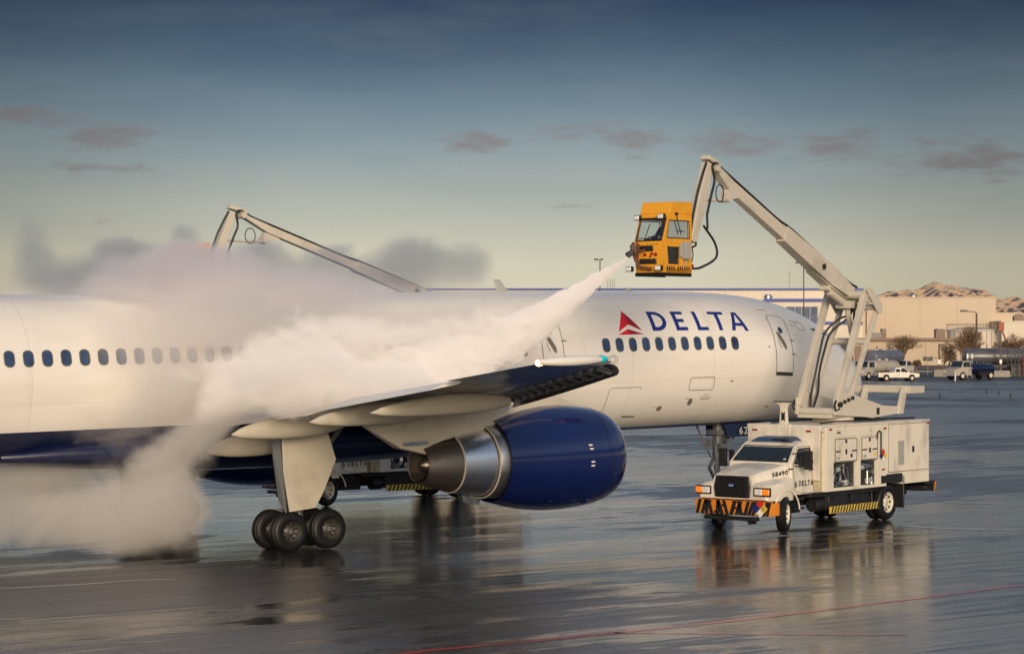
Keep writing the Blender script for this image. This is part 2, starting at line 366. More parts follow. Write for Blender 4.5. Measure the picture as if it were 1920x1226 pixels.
def fus(s, th, off=0.0, sd_=1):           # surface point at station s, angle th (0 = starboard, 90 deg = crown)
    a, b, w_ = fT(s), fB(s), fW(s); zc, zh = (a+b)/2, (a-b)/2
    n = Vector((0, math.cos(th)*zh, math.sin(th)*w_)).normalized()
    return L(s, sd_*(w_*math.cos(th) + n.y*off), zc+zh*math.sin(th) + n.z*off)
def fus_px(px, py):
    v = ray(px, py)
    def ins(t):
        q = PI_M @ (CAM + v*t); s, Y, Z = 23.6-q.x, -q.y, q.z
        if s < -.25: return None
        a, b, w_ = fT(s), fB(s), fW(s); r = (Y/w_)**2 + ((Z-(a+b)/2)/((a-b)/2))**2
        return (s, math.atan2((Z-(a+b)/2)/((a-b)/2), Y/w_)) if r < 1 else None
    t = 50.
    while t < 92 and not ins(t): t += .05
    lo, hi = t-.05, t
    for _ in range(18):
        m_ = (lo+hi)/2
        if ins(m_): hi = m_
        else: lo = m_
    return ins(hi)
# fuselage shell with a navy belly
mp = bpy.data.materials.new('fuselage_paint'); mp.use_nodes = True; t = NT(mp.node_tree); b = t.n['Principled BSDF']
oc = t.new('ShaderNodeTexCoord').outputs['Object']; sp_ = t.new('ShaderNodeSeparateXYZ'); t.lk(oc, sp_.inputs[0])
f = t.noise(t.map(oc, scale=(.25,1,1.2)), .9, 5, .6); wc = t.ramp(f, [(.3, (.71,.68,.62)), (.5, (.77,.745,.70)), (.75, (.80,.78,.74))])
strk = t.noise(t.map(oc, scale=(2.2,.3,.25)), 1.2, 4, .6); wc = t.mix(t.mrange(strk, .62, .8, 0, .25), wc, (.50,.46,.40))
zl = t.mrange(sp_.outputs[0], 23.6-13, 23.6-22, 2.44, 3.16, True)       # belly line rises under the wing
wv0 = t.math('ABSOLUTE', t.math('SUBTRACT', t.math('FRACT', t.math('DIVIDE', sp_.outputs[0], 3.2)), .5)); wz0 = t.math('ABSOLUTE', t.math('SUBTRACT', t.math('FRACT', t.math('MULTIPLY', sp_.outputs[2], .78)), .5))
wc = t.mix(t.math('MULTIPLY', t.math('MAXIMUM', t.mrange(wv0, .4945, .4975), t.mrange(wz0, .492, .497)), .22), wc, (.25,.22,.18))
nav = t.math('LESS_THAN', sp_.outputs[2], zl)
t.lk(t.mix(nav, wc, (.005,.010,.045)), b.inputs['Base Color'])
# frames and lap joints every few metres
wv = t.math('ABSOLUTE', t.math('SUBTRACT', t.math('FRACT', t.math('DIVIDE', sp_.outputs[0], 3.2)), .5)); seam = t.mrange(wv, .494, .4985)
wz = t.math('ABSOLUTE', t.math('SUBTRACT', t.math('FRACT', t.math('MULTIPLY', sp_.outputs[2], .78)), .5)); seam = t.math('MAXIMUM', seam, t.mrange(wz, .496, .499))
pil = t.math('MULTIPLY', t.noise(t.map(oc, scale=(.7,.9,.9)), 2.0, 2), 1.0)
bn = t.new('ShaderNodeBump'); bn.inputs['Strength'].default_value = .18; bn.inputs['Distance'].default_value = .02
t.lk(t.math('SUBTRACT', pil, t.math('MULTIPLY', seam, .5)), bn.inputs['Height']); t.lk(bn.outputs[0], b.inputs['Normal'])
t.lk(t.mrange(f, .3, .7, .34, .24), b.inputs['Roughness']); b.inputs['Coat Weight'].default_value = .25; b.inputs['Coat Roughness'].default_value = .1
ss = [-.25,-.24,-.2,-.1,.0,.15,.3,.5,.75,1.,1.3,1.6,2,2.4,2.8,3.3,3.8,4.4,5,6,7,8.5,10]+[12+i*1.5 for i in range(16)]+[35.5,37,38.5,40,42,44,46,47]
mb = MB(); N = 72
mb.loft([[fus(s, 2*PI*i/N, 0) if True else 0 for i in range(N)] for s in ss]); mb.build('fuselage', mp, plane, smooth=60)
# belly fairing at the wing root
mb = MB(); rings = []
for s, w_, zt, zb in [(14.6,1.2,3.0,2.32),(15.6,1.65,3.1,2.2),(17,1.96,3.2,2.02),(19,2.06,3.25,1.9),(22,2.08,3.25,1.86),(25,2.04,3.2,1.9),(27,1.86,3.05,2.02),(29,1.45,2.9,2.2),(30.4,.9,2.7,2.33)]:
    zc, zh = (zt+zb)/2, (zt-zb)/2
    rings.append([L(s, w_*abs(math.cos(a))**.75*(1 if math.cos(a) > 0 else -1), zc+zh*abs(math.sin(a))**.75*(1 if math.sin(a) > 0 else -1)) for a in [2*PI*i/40 for i in range(40)]])
mb.loft(rings); mb.build('belly_fairing', M_navyb, plane, smooth=60)

def arc(s, th): return th
def rrect(w_, h_, r, n=5):
    P = []
    for cx_, cy_, a0 in ((w_/2-r, h_/2-r, 0), (-w_/2+r, h_/2-r, 90), (-w_/2+r, -h_/2+r, 180), (w_/2-r, -h_/2+r, 270)):
        for k in range(n): a = R_(a0+90*k/(n-1)); P.append((cx_+r*math.cos(a), cy_+r*math.sin(a)))
    return P
RAD = 1.98
def fp(s0, th0, u, v, off, sd_=1): return fus(s0-u, th0+v/RAD, off, sd_)      # u forward, v up along the skin
def window(s, th, sd_, parent=plane, w_=.29, h_=.40):
    mb = MB(); A = rrect(w_, h_, .125); B = rrect(w_-.05, h_-.05, .10)
    va = [mb.v(fp(s, th, u, v, .002, sd_)) for u, v in A]; vb = [mb.v(fp(s, th, u, v, .016, sd_)) for u, v in A]; vc = [mb.v(fp(s, th, u, v, .016, sd_)) for u, v in B]
    vd = [mb.v(fp(s, th, u, v, .0145, sd_)) for u, v in B]; n = len(A)
    for p, q in ((va, vb), (vb, vc), (vc, vd)):
        for i in range(n): mb.face([p[i], p[(i+1) % n], q[(i+1) % n], q[i]], 0)
    mb.face(vd, 1)
    return mb.build('window', [M_wframe, M_pglass], parent, smooth=30)
WS = [6.71+.507*k for k in range(11)] + [14.86+.507*k for k in range(44)]
for s in WS: window(s, R_(14.1 if s < 13 else 14.4), 1)
for s in WS[:11:1]: window(s, R_(14.1), -1)
def ribbon(mb, pts, wd, off, sd_=1, closed=False, mi=0, s0=0, th0=0):    # seam line in (s, z-arc) space
    n = len(pts); Q = []
    for i in range(n):
        a = pts[(i-1) % n] if closed or i > 0 else pts[i]; c = pts[(i+1) % n] if closed or i < n-1 else pts[i]
        tx, ty = c[0]-a[0], c[1]-a[1]; l_ = math.hypot(tx, ty) or 1; nx, ny = -ty/l_*wd/2, tx/l_*wd/2
        p = pts[i]; Q.append((mb.v(fp(s0, th0, p[0]+nx, p[1]+ny, off, sd_)), mb.v(fp(s0, th0, p[0]-nx, p[1]-ny, off, sd_))))
    for i in range(n if closed else n-1):
        a, b_ = Q[i], Q[(i+1) % n]; mb.face([a[0], a[1], b_[1], b_[0]], mi)
def subdiv(pts, d, closed=True):
    out = []; n = len(pts)
    for i in range(n if closed else n-1):
        a, b_ = pts[i], pts[(i+1) % n]; k = max(1, int(math.hypot(b_[0]-a[0], b_[1]-a[1])/d))
        out += [(a[0]+(b_[0]-a[0])*j/k, a[1]+(b_[1]-a[1])*j/k) for j in range(k)]
    if not closed: out.append(pts[-1])
    return out
def patch(mb, s0, th0, poly, off, sd_=1, mi=0, step=.15):      # filled polygon laid on the skin, cut in rows so that it bends with it
    b2 = bmesh.new(); f_ = b2.faces.new([b2.verts.new((u, v, 0)) for u, v in poly])
    bmesh.ops.triangulate(b2, faces=b2.faces[:])
    v0, v1 = min(v for _, v in poly), max(v for _, v in poly); k = v0+step
    while k < v1:
        bmesh.ops.bisect_plane(b2, geom=b2.verts[:]+b2.edges[:]+b2.faces[:], plane_co=(0,k,0), plane_no=(0,1,0)); k += step
    vm = {v: mb.v(fp(s0, th0, v.co.x, v.co.y, off, sd_)) for v in b2.verts}
    for f_ in b2.faces: mb.face([vm[v] for v in f_.verts], mi)
    b2.free()
def door(s, th_bot, th_top, wd, sd_):
    h_ = (th_top-th_bot)*RAD; thc = (th_bot+th_top)/2
    A = subdiv(rrect(wd, h_, .14), .12)
    mb = MB(); patch(mb, s, thc, A, .012, sd_, step=.12); d = mb.build('door', M_white, plane)
    mb = MB(); ribbon(mb, A, .024, .016, sd_, True, s0=s, th0=thc); mb.build('door_seam', M_line, d)
    mb = MB(); patch(mb, s, thc, [(-wd/2,-h_/2-.02),(wd/2,-h_/2-.02),(wd/2,-h_/2+.09),(-wd/2,-h_/2+.09)], .022, sd_); mb.build('door_sill', M_seal, d)
    mb = MB(); A2 = [(.17*math.cos(2*PI*i/16)*.55-.0, .11*math.sin(2*PI*i/16)+h_*.22) for i in range(16)]
    patch(mb, s, thc, A2, .020, sd_); mb.build('door_window', M_pglass, d)
    mb = MB(); x0 = -.18; y0 = h_*.17          # long sloping handle recess
    patch(mb, s, thc, [(x0-.05,y0+.02),(x0+.07,y0+.03),(x0+.30,y0-.36),(x0+.31,y0-.52),(x0+.22,y0-.50),(x0+.02,y0-.18)], .020, sd_)
    ribbon(mb, [(x0-.02,y0-.22),(x0+.0,y0-.34),(x0+.08,y0-.48)], .02, .020, sd_, s0=s, th0=thc); mb.build('door_handle', M_line, d)
    for yy in (.12, -.32):
        mb = MB(); ribbon(mb, [(wd/2-.06,yy),(wd/2+.16,yy)], .02, .018, sd_, s0=s, th0=thc); ribbon(mb, [(wd/2+.02,yy+.03),(wd/2+.1,yy+.03)], .015, .018, sd_, s0=s, th0=thc)
        mb.build('door_hinge', M_line, d)
    return d
for sd_ in (1, -1):
    door(4.63, R_(-12.4), R_(44), .74, sd_); door(13.77, R_(-13), R_(42), .76, sd_)
# hatches, vents, drains and small marks
def seam(name, s0, th0, poly, wd=.02, closed=True, m=M_line):
    mb = MB(); ribbon(mb, subdiv(poly, .12, closed), wd, .006, 1, closed, s0=s0, th0=th0); return mb.build(name, m, plane)
seam('hatch_outline', 8.02, R_(-19.8), rrect(.98, .38, .05), .022)
seam('cargo_door_outline', 11.0, R_(-33), [(-.62,-.5),(-.62,.36),(-.52,.42),(.55,.42),(.62,.36)], .018, False)
seam('hatch_outline', 3.55, R_(38), rrect(.36, .34, .12), .018)
def marks(name, pxs, m, poly=False, wd=.03):
    mb = MB()
    for q in pxs:
        P = [fus_px(*p) for p in q]; s0, t0 = P[0]; uv = [(s0-s, (th-t0)*RAD) for s, th in P]
        if poly: patch(mb, s0, t0, uv, .007)
        else: ribbon(mb, uv, wd, .007, s0=s0, th0=t0)
    return mb.build(name, m, plane)
zz = lambda *a: [(960+x/3.2, 540+y/3.2) for x, y in a]
marks('vent', [zz((1050,700),(1052,680),(1066,662),(1083,662),(1080,682),(1066,702)), zz((862,733),(872,712),(896,706),(894,722),(880,737))], M_line, True)
marks('drain_port', [zz((1312,552),(1322,552),(1330,560),(1312,562)), zz((1540,346),(1547,346),(1547,356),(1540,356)), zz((1516,706),(1534,706),(1534,712),(1516,712)), zz((655,766),(730,766),(735,773),(655,776))], M_line, True)
marks('stencil', [zz((1130,655),(1190,655)), zz((1126,664),(1180,664)), zz((1150,640),(1176,640)), zz((1042,664),(1062,664)), zz((850,712),(862,710)), zz((1588,212),(1602,212)), zz((1588,218),(1602,218)),
      zz((1660,200),(1672,196),(1684,206)), zz((1664,214),(1680,222)), zz((1684,196),(1692,214)), zz((1676,228),(1690,230)), zz((1470,132),(1520,130))], M_line, wd=.018)
# round emergency window behind the second door
mb = MB(); ps, pt = fus_px(983, 657); A = [(.13*math.cos(2*PI*i/16), .17*math.sin(2*PI*i/16)) for i in range(16)]; patch(mb, ps, pt, A, .012); mb.build('vent', M_line, plane)
# lettering and emblem
hL = (R_(44.3)-R_(25.4))*RAD; k = .145
def lt(s, polys):
    mb = MB()
    for p in polys: patch(mb, s, R_(25.4), p, .006, step=.12)
    mb.build('letter', M_navytext, plane)
Dp = lambda: [(.0+.24+(.37-.0)*math.sin(a)*1., hL/2 - hL/2*math.cos(a)) for a in [PI*i/12 for i in range(13)]]
dout = [(.22+.41*math.sin(PI*i/14), hL/2-hL/2*math.cos(PI*i/14)) for i in range(15)]
din = [(.22+(.41-k)*math.sin(PI*i/14), hL/2-(hL/2-k*.8)*math.cos(PI*i/14)) for i in range(15)]
lt(9.87, [[(0,0),(k,0),(k,hL),(0,hL)], [(k,0),(.22,0),(.22,k*.8),(k,k*.8)], [(k,hL-k*.8),(.22,hL-k*.8),(.22,hL),(k,hL)]] + [[dout[i], dout[i+1], din[i+1], din[i]] for i in range(14)])
lt(8.93, [[(0,0),(k,0),(k,hL),(0,hL)]] + [[(k,a),(.46-c,a),(.46-c,a+k*.75),(k,a+k*.75)] for a, c in ((0,0), (hL/2-k*.38,.06), (hL-k*.75,0))])
lt(8.08, [[(0,0),(k,0),(k,hL),(0,hL)], [(k,0),(.44,0),(.44,k*.75),(k,k*.75)]])
lt(7.45, [[(.0,hL-k*.75),(.62,hL-k*.75),(.62,hL),(0,hL)], [(.31-k/2,0),(.31+k/2,0),(.31+k/2,hL-k*.75),(.31-k/2,hL-k*.75)]])
lt(6.70, [[(0,0),(k,0),(.36+k*.1,hL),(.36-k*.75,hL)], [(.70-k,0),(.70,0),(.36+k*.55,hL),(.36-k*.3,hL)], [(.16,hL*.24),(.55,hL*.24),(.51,hL*.24+k*.7),(.20,hL*.24+k*.7)]])
E1 = MB()
def em(q, mi):
    P = [fus_px(*p) for p in q]; s0, t0 = P[0]; patch(E1, s0, t0, [(s0-s, (th-t0)*RAD) for s, th in P], .006, mi=mi, step=.12)
em(zz((652,138),(697,219),(640,262)), 0); em(zz((652,138),(780,256),(697,219)), 1); em(zz((638,281),(695,246),(706,279)), 0); em(zz((695,246),(792,276),(706,279)), 1)
E1.build('emblem', [M_red, M_redd], plane)
# cockpit glazing
mb = MB()
for sd_ in (1, -1):
    for q in ([(1.02,58),(1.55,52),(1.95,56),(1.5,74),(1.15,82)], [(1.6,50),(2.15,42),(2.5,46),(2.05,55)], [(2.2,41),(2.75,36),(3.05,39),(2.6,45)]):
        P = [(q[0][0]-s, (R_(th)-R_(q[0][1]))*1.4) for s, th in q]
        b2 = [(q[0][0], R_(q[0][1]))]
        mb.face([fus(s, R_(th), .012, sd_) for s, th in q])
mb.build('windshield', M_glass, plane)
# antennas on the crown
def blade(s, h_, c_, name='antenna', m=M_grey):
    mb = MB(); z = fT(s)-.02
    mb.loft([[L(s-c_/2,-.012,z), L(s,-.03,z), L(s+c_/2,-.008,z), L(s+c_/2,.008,z), L(s,.03,z), L(s-c_/2,.012,z)], [L(s+.28*c_,-.004,z+h_), L(s+.45*c_,-.01,z+h_), L(s+.8*c_,-.003,z+h_), L(s+.8*c_,.003,z+h_), L(s+.45*c_,.01,z+h_), L(s+.28*c_,.004,z+h_)]])
    return mb.build(name, m, plane)
blade(14.15, .38, .42); blade(9.3, .12, .25); blade(22, .3, .4)

# ---- wings
def wing_geo(Y):
    Y = abs(Y); le = 17.2+(Y-1.9)*.503; te = 24.6 if Y < 6.5 else 24.6+(Y-6.5)*.2365
    zt_ = np.interp(Y, [0,1.9,6.5,19.2], [3.2,3.36,3.80,5.0]); c_ = te-le; inc = np.interp(Y, [0,1.9,6.5,19.2], [.055,.05,.02,-.012])
    return le, te, float(zt_), c_, float(inc), float(np.interp(Y, [0,1.9,6.5,19.2], [.135,.13,.11,.10]))
def naca(x, tc_): return 5*tc_*(.2969*math.sqrt(x)-.126*x-.3516*x*x+.2843*x**3-.1036*x**4)
XS = [0,.006,.02,.05,.1,.18,.28,.4,.52,.64,.76,.88,1.]
def wing_pt(Y, x, up, cut=0.0, off=0.0):       # x = 0..1 along chord, up = +1 top, -1 bottom
    le, te, zt_, c_, inc, tcx = wing_geo(Y); x2 = min(x, 1)
    h_ = naca(x2, tcx)*c_*(.55 if up > 0 else -.75 if x2 < .6 else -.75+.5*(x2-.6)/.4) + off*up
    return L(le+c_*x, Y, zt_ + inc*c_*(1-x) + h_)
def wing(sd_):
    Yr = [1.2,1.9,3.3,5,6.5,8.5,10.5,12.5,14.3,15.8,17.3,18.4,18.95,19.15]
    def ring(Y, cutx):
        xs = [x for x in XS if x < cutx-.01]+[cutx]
        P = [wing_pt(Y, x, 1) for x in xs[::-1]] + [wing_pt(Y, x, -1) for x in xs[1:]]
        return [Vector((p.x, p.y*sd_, p.z)) for p in P], len(xs)
    mb = MB(); R0 = []
    cutx = lambda Y: .84 if Y < 14.4 else 1.0
    secs = [(Y, cutx(Y)) for Y in Yr]; i = [k_ for k_, (Y, c) in enumerate(secs) if c == 1.0][0]
    # the inner wing stops short of its trailing edge where the flaps are
    for blk in (secs[:i], [(14.3, 1.0)]+secs[i:]):
        # same point count inside a block
        R_s = []
        for Y, c in blk:
            xs = [c*(j/14)**1.6 for j in range(15)]
            P = [wing_pt(Y, x, 1) for x in xs[::-1]] + [wing_pt(Y, x, -1) for x in xs[1:]]
            R_s.append([mb.v((p.x, p.y*sd_, p.z)) for p in P])
        for a, b_ in zip(R_s, R_s[1:]):
            n = len(a)
            for q in range(n):
                fc = mb.face([a[q], a[(q+1) % n], b_[(q+1) % n], b_[q]])
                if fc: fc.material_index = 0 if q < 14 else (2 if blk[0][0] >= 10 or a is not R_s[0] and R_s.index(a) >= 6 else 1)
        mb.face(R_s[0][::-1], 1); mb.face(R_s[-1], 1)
    wg = mb.build('wing', [M_white, M_lower, M_outer_shade], plane, smooth=40)
    # flaps, drooped behind the cut
    def flap(Y0, Y1, name, droop):
        mb = MB(); rings = []
        for Y in np.linspace(Y0, Y1, 5):
            le, te, zt_, c_, inc, tcx = wing_geo(Y); p0 = wing_pt(Y, .83, 1); a = R_(droop)
            ch = .22*c_+.18; R1 = []
            for x, h_ in [(0,0),(.06,.045),(.2,.07),(.45,.06),(.75,.03),(1,.004),(1,-.004),(.7,-.012),(.4,-.03),(.15,-.045),(.04,-.03)]:
                dx, dz = x*ch, h_*ch; q = Vector((p0.x-.03 - dx*math.cos(a)+dz*math.sin(a)*-1, p0.y, p0.z-.05 - dx*math.sin(a) + dz*math.cos(a))); R1.append((q.x, q.y*sd_, q.z))
            rings.append(R1)
        mb.loft(rings); return mb.build(name, M_white, wg, smooth=40)
    flap(2.1, 6.55, 'flap', 13); flap(6.95, 14.2, 'flap', 11)
    # flap track fairings
    for Y, s0, s1, dz, r in [(2.9,23.0,25.75,.42,.30),(5.0,22.9,26.25,.10,.27),(8.1,22.3,25.95,.04,.24),(11.2,22.4,26.3,.03,.21)]:
        mb = MB(); rings = []; le, te, zt_, c_, inc, tcx = wing_geo(Y)
        for q in range(15):
            u = q/14; s = s0+(s1-s0)*u; rr = r*(max(0, math.sin(PI*min(1, .03+u*.97)**.8))**.62 + .02)
            zb = zt_ - .30 - dz + inc*(te-s) - (0.22*max(0, u-.45)**1.3)
            rings.append([L(s, Y*1.0+rr*.72*math.cos(2*PI*j/16), zb-.04 + rr*1.15*math.sin(2*PI*j/16)) for j in range(16)])
        rings = [[Vector((p.x, p.y*sd_, p.z)) for p in R1] for R1 in rings]
        mb.loft(rings); mb.build('flap_fairing', M_cream, wg, smooth=60)
    # slats pushed forward and down, with their tracks
    for Y0, Y1 in [(2.6,5.6),(7.3,10.1),(10.14,13.0),(13.04,15.9),(15.94,18.7)]:
        mb = MB(); rings = []
        for Y in np.linspace(Y0, Y1, 5):
            le, te, zt_, c_, inc, tcx = wing_geo(Y); sc = .11*c_+.17; p0 = wing_pt(Y, 0, 1)
            out = [(.10,.07),(.30,.06),(.62,.0),(.86,-.14),(.98,-.33),(.94,-.50),(.80,-.60)]; inn = [(.82,-.55),(.88,-.45),(.86,-.33),(.74,-.18),(.52,-.06),(.28,.015)]
            rings.append([(p0.x+x*sc*.9+.02, p0.y*sd_, p0.z+z*sc*.95-.03) for x, z in out+inn])
        mb.loft(rings); sl = mb.build('slat', M_outer_shade if Y0 > 7 else M_lower, wg, smooth=45)
        for Y in np.linspace(Y0+.45, Y1-.45, 3):
            mb = MB(); le, te, zt_, c_, inc, tcx = wing_geo(Y); sc = .11*c_+.17; p0 = wing_pt(Y, .0, 1)
            q0 = Vector((p0.x-.12, p0.y*sd_, p0.z-.05)); q1 = Vector((p0.x+.72*sc, p0.y*sd_, p0.z-.34*sc))
            mb.beam(q0, q1, (.06,.10), (.07,.15)); mb.beam(q0+Vector((0,.30,0)), q1, (.04,.05)); mb.beam(q0+Vector((0,-.22,0)), q1, (.03,.04)); mb.build('slat_track', M_lower, sl)
    # tip cap with lights
    mb = MB(); rings = []; le, te, zt_, c_, inc, tcx = wing_geo(19.15)
    for u in [0,.04,.1,.2,.35,.55,.75,.9,1]:
        s = le+.10+(c_-.02)*u; r = .10*(math.sin(PI*min(.999, .06+u*.80))**.7)
        rings.append([L(s, 19.15+.12*(1-abs(2*u-1)**2)+r*math.cos(2*PI*j/14), zt_+.02+.02*(1-u)+r*1.0*math.sin(2*PI*j/14)) for j in range(14)])
    rings = [[Vector((p.x, p.y*sd_, p.z)) for p in R1] for R1 in rings]
    mb.loft(rings); tc_ = mb.build('wingtip', M_white, wg, smooth=60)
    if sd_ > 0:
        mb = MB(); mb.lathe([(0,.078),(.08,.068),(.15,.05),(.2,.028),(.22,.006)], L(le+.32, 19.19, zt_+.045), (1,0,0), 16); mb.build('green_light', M_teal, tc_, smooth=60)
        mb = MB(); mb.lathe([(0,.004),(.03,.05),(.09,.065),(.15,.05),(.17,.01)], L(te+.13, 19.1, zt_+.0), (1,0,0), 14); mb.build('tail_light', M_glow, tc_, smooth=60)
        mb = MB(); 
        for rr in (.05,.085):
            mb.tube([L(25.95+.75*0+rr*1.5*math.cos(a), 19.29+.005, zt_+.03+rr*math.sin(a)) for a in [2*PI*i/18 for i in range(19)]], .006, 5)
        mb.build('tip_marking', M_line, tc_)
    return wg
WG = wing(1); wing(-1)

# ---- engines
def engine(sd_, ds=0.0, Ye=6.5):
    Z = 2.16; o = L(ds, Ye*sd_, Z); ax = (-1,0,0)         # profile distance = station
    mb = MB()
    outer = [(15.02,1.03),(15.05,1.09),(15.15,1.15),(15.4,1.225),(15.8,1.295),(16.3,1.345),(17.0,1.375),(17.7,1.36),(18.4,1.29),(19.0,1.19),(19.45,1.085),(19.55,1.06),(19.5,1.04),(19.0,1.06),(18.6,1.0)]
    mb.lathe([(19.6-(19.55-a)*.828, r) for a, r in outer], L(ds, Ye*sd_, Z), ax, 72)
    e = mb.build('engine', M_navy, plane, smooth=40)
    mb = MB(); mb.lathe([(15.905,1.115),(15.86,1.085),(15.835,1.05),(15.835,1.01),(15.86,.975),(15.92,.95)], o, ax, 72); mb.build('inlet_lip', M_steel, e, smooth=60)
    mb = MB(); mb.lathe([(15.92,.95),(16.3,.93),(16.8,.96),(17.1,.96)], o, ax, 48); mb.build('inlet_duct', M_alu, e)
    mb = MB(); mb.lathe([(17.05,.96),(17.03,.2),(16.7,.16),(16.5,.01)], o, ax, 48)
    for q in range(36):
        a = 2*PI*q/36; c, s_ = math.cos(a), math.sin(a); T_ = lambda r, da, dx: L(16.9+dx+ds, Ye*sd_+r*math.cos(a+da), Z+r*math.sin(a+da))
        mb.face([T_(.2,-.02,.0), T_(.94,-.05,-.06), T_(.94,.05,.08), T_(.2,.02,.08)])
    mb.build('fan', M_frame, e)
    mb = MB(); mb.lathe([(18.5,1.0),(19.2,.985),(19.5,.965),(19.85,.945),(19.88,.92)], o, ax, 56); mb.build('fan_nozzle', M_alu, e, smooth=40)
    mb = MB(); mb.lathe([(19.3,.90),(19.9,.885),(20.3,.83),(20.75,.755),(20.85,.735)], o, ax, 56); mb.build('core_cowl', M_steel, e, smooth=50)
    mb = MB(); mb.lathe([(20.8,.725),(21.1,.665),(21.4,.585),(21.65,.51),(21.75,.48),(21.73,.45),(21.5,.44),(21.1,.35)], o, ax, 56); mb.build('exhaust_nozzle', M_burnt, e, smooth=50)
    mb = MB(); mb.lathe([(21.0,.34),(21.3,.28),(21.6,.14),(21.7,.03)], o, ax, 32); mb.build('exhaust_plug', M_burnt, e, smooth=50)
    for a0 in (20.83, 19.87):
        mb = MB(); mb.lathe([(a0-.02,.745 if a0 > 20 else .93),(a0-.02,.762 if a0 > 20 else .948),(a0+.02,.756 if a0 > 20 else .942),(a0+.02,.735 if a0 > 20 else .92)], o, ax, 56); mb.build('cowl_band', M_cream, e)
    if sd_ > 0:
        mb = MB()
        for px, py in ((1048,833),(1049,840),(1051,864),(1051,871)):
            s = {833:17.27,840:17.25,864:17.22,871:17.22}[py]
            # small white tabs on the cowl's outer side
            z = Z+1.37*math.sin(a_) if False else None
            th = math.asin(max(-1, min(1, (PI_M @ at(px, py, 61.2)).z/1.37 - Z/1.37)))
            for q in (0,):
                P = []
                for du, dv in ((-.06,-.014),(.06,-.014),(.06,.014),(-.06,.014)):
                    t2 = th+dv; P.append(L(s+du, Ye+1.379*math.cos(t2), Z+1.379*math.sin(t2)))
                mb.face(P)
        mb.build('stencil', M_white, e)
    # panel gaps, latches and a data plate on the cowl
    mb = MB()
    for s0_, r_ in ((16.55,1.325),(17.9,1.349),(18.95,1.213)): mb.lathe([(s0_-.006,r_+.0005),(s0_-.006,r_+.0035),(s0_+.006,r_+.0035),(s0_+.006,r_+.0005)], o, ax, 72)
    mb.build('panel_gap', M_frame, e)
    for th_ in (-52, -60):
        for s_ in (17.0,17.5,18.2): mb = MB(); a_ = R_(th_); rr_ = 1.37 if s_ < 17.8 else 1.33; mb.box(L(s_+ds, Ye*sd_+sd_*rr_*math.cos(a_), Z+rr_*math.sin(a_)), (.16,.05,.05)); mb.build('latch', M_navy, e)
    # lower drain mast
    mb = MB(); mb.prism([L(19.75+ds,Ye*sd_-.1,Z-.93), L(20.35+ds,Ye*sd_-.1,Z-.84), L(20.3+ds,Ye*sd_-.1,Z-1.02), L(19.8+ds,Ye*sd_-.1,Z-1.12)], (0,.2*1,0)); mb.build('drain_mast', M_alu, e)
    # pylon
    mb = MB(); sv = [(16.6,3.47,.04),(17.4,3.72,.14),(18.4,3.90,.21),(19.4,3.95,.25),(20.5,3.90,.26),(21.6,3.75,.24),(22.4,3.6,.18),(23.4,3.45,.05)]
    sb = [(16.6,3.40),(17.4,3.42),(18.4,3.35),(19.4,3.15),(20.5,2.72),(21.5,2.42),(22.2,2.62),(23.4,3.2)]
    mb.loft([[L(a+ds,Ye*sd_-w_,zb), L(a+ds,Ye*sd_-w_,zt_), L(a+ds,Ye*sd_+w_,zt_), L(a+ds,Ye*sd_+w_,zb)] for (a, zt_, w_), (_, zb) in zip(sv, sb)])
    mb.build('pylon', M_grey if False else M_cream, e, smooth=50, bevel=.02)
    mb = MB(); mb.box(L(22.0+ds, (Ye+.26)*sd_, 2.72), (.75,.02,.10)); mb.build('vent', M_alu, e)
    return e
engine(1); engine(-1, .85, 6.6)

# ---- main landing gear
def wheel_parts(parent, c, axis, r, wd, hubm, rim_r=.5, n=36, holes=9, name='wheel', rimcol=None):
    mb = MB(); h_ = wd/2
    mb.lathe([(-h_*.86,r*rim_r),(-h_,r*.62),(-h_*.98,r*.80),(-h_*.86,r*.93),(-h_*.55,r*.992),(-h_*.52,r*.975),(-h_*.46,r*.975),(-h_*.42,r*.998),(-h_*.05,r),(0,r*.982),(h_*.05,r),(h_*.42,r*.998),(h_*.46,r*.975),(h_*.52,r*.975),(h_*.55,r*.992),(h_*.86,r*.93),(h_*.98,r*.80),(h_,r*.62),(h_*.86,r*rim_r)], c, axis, n)
    w_ = mb.build(name, M_rubber, parent, smooth=50)
    mb = MB(); mb.lathe([(-h_*.86,r*rim_r),(-h_*.6,r*(rim_r-.06)),(-h_*.35,r*(rim_r-.1)),(-h_*.2,.3*r),(-h_*.5,.16*r),(-h_*.5,.01)], c, axis, n); mb.lathe([(h_*.86,r*rim_r),(h_*.6,r*(rim_r-.06)),(h_*.35,r*(rim_r-.1)),(h_*.2,.3*r),(h_*.5,.16*r),(h_*.5,.01)], c, axis, n)
    q = Vector(axis).normalized().to_track_quat('Z', 'Y')
    c = Vector(c)
    for sgn in (-1, 1):
        for k_ in range(holes):
            a = 2*PI*k_/holes; ctr = c + q @ Vector((math.cos(a)*r*(rim_r*.70), math.sin(a)*r*(rim_r*.70), sgn*(h_*.27+.012*r)))
            nx = (q @ Vector((0,0,sgn)))
            mb.cone(ctr - nx*.01, ctr+nx*.03, r*.062, r*.055, 8, mi=1)
    mb.build('rim', [hubm, M_black], w_, smooth=40)
    return w_
M_rimd = mat('worn_rim', (.065,.062,.058), .5, metal=.3, var=.4, vscale=8)
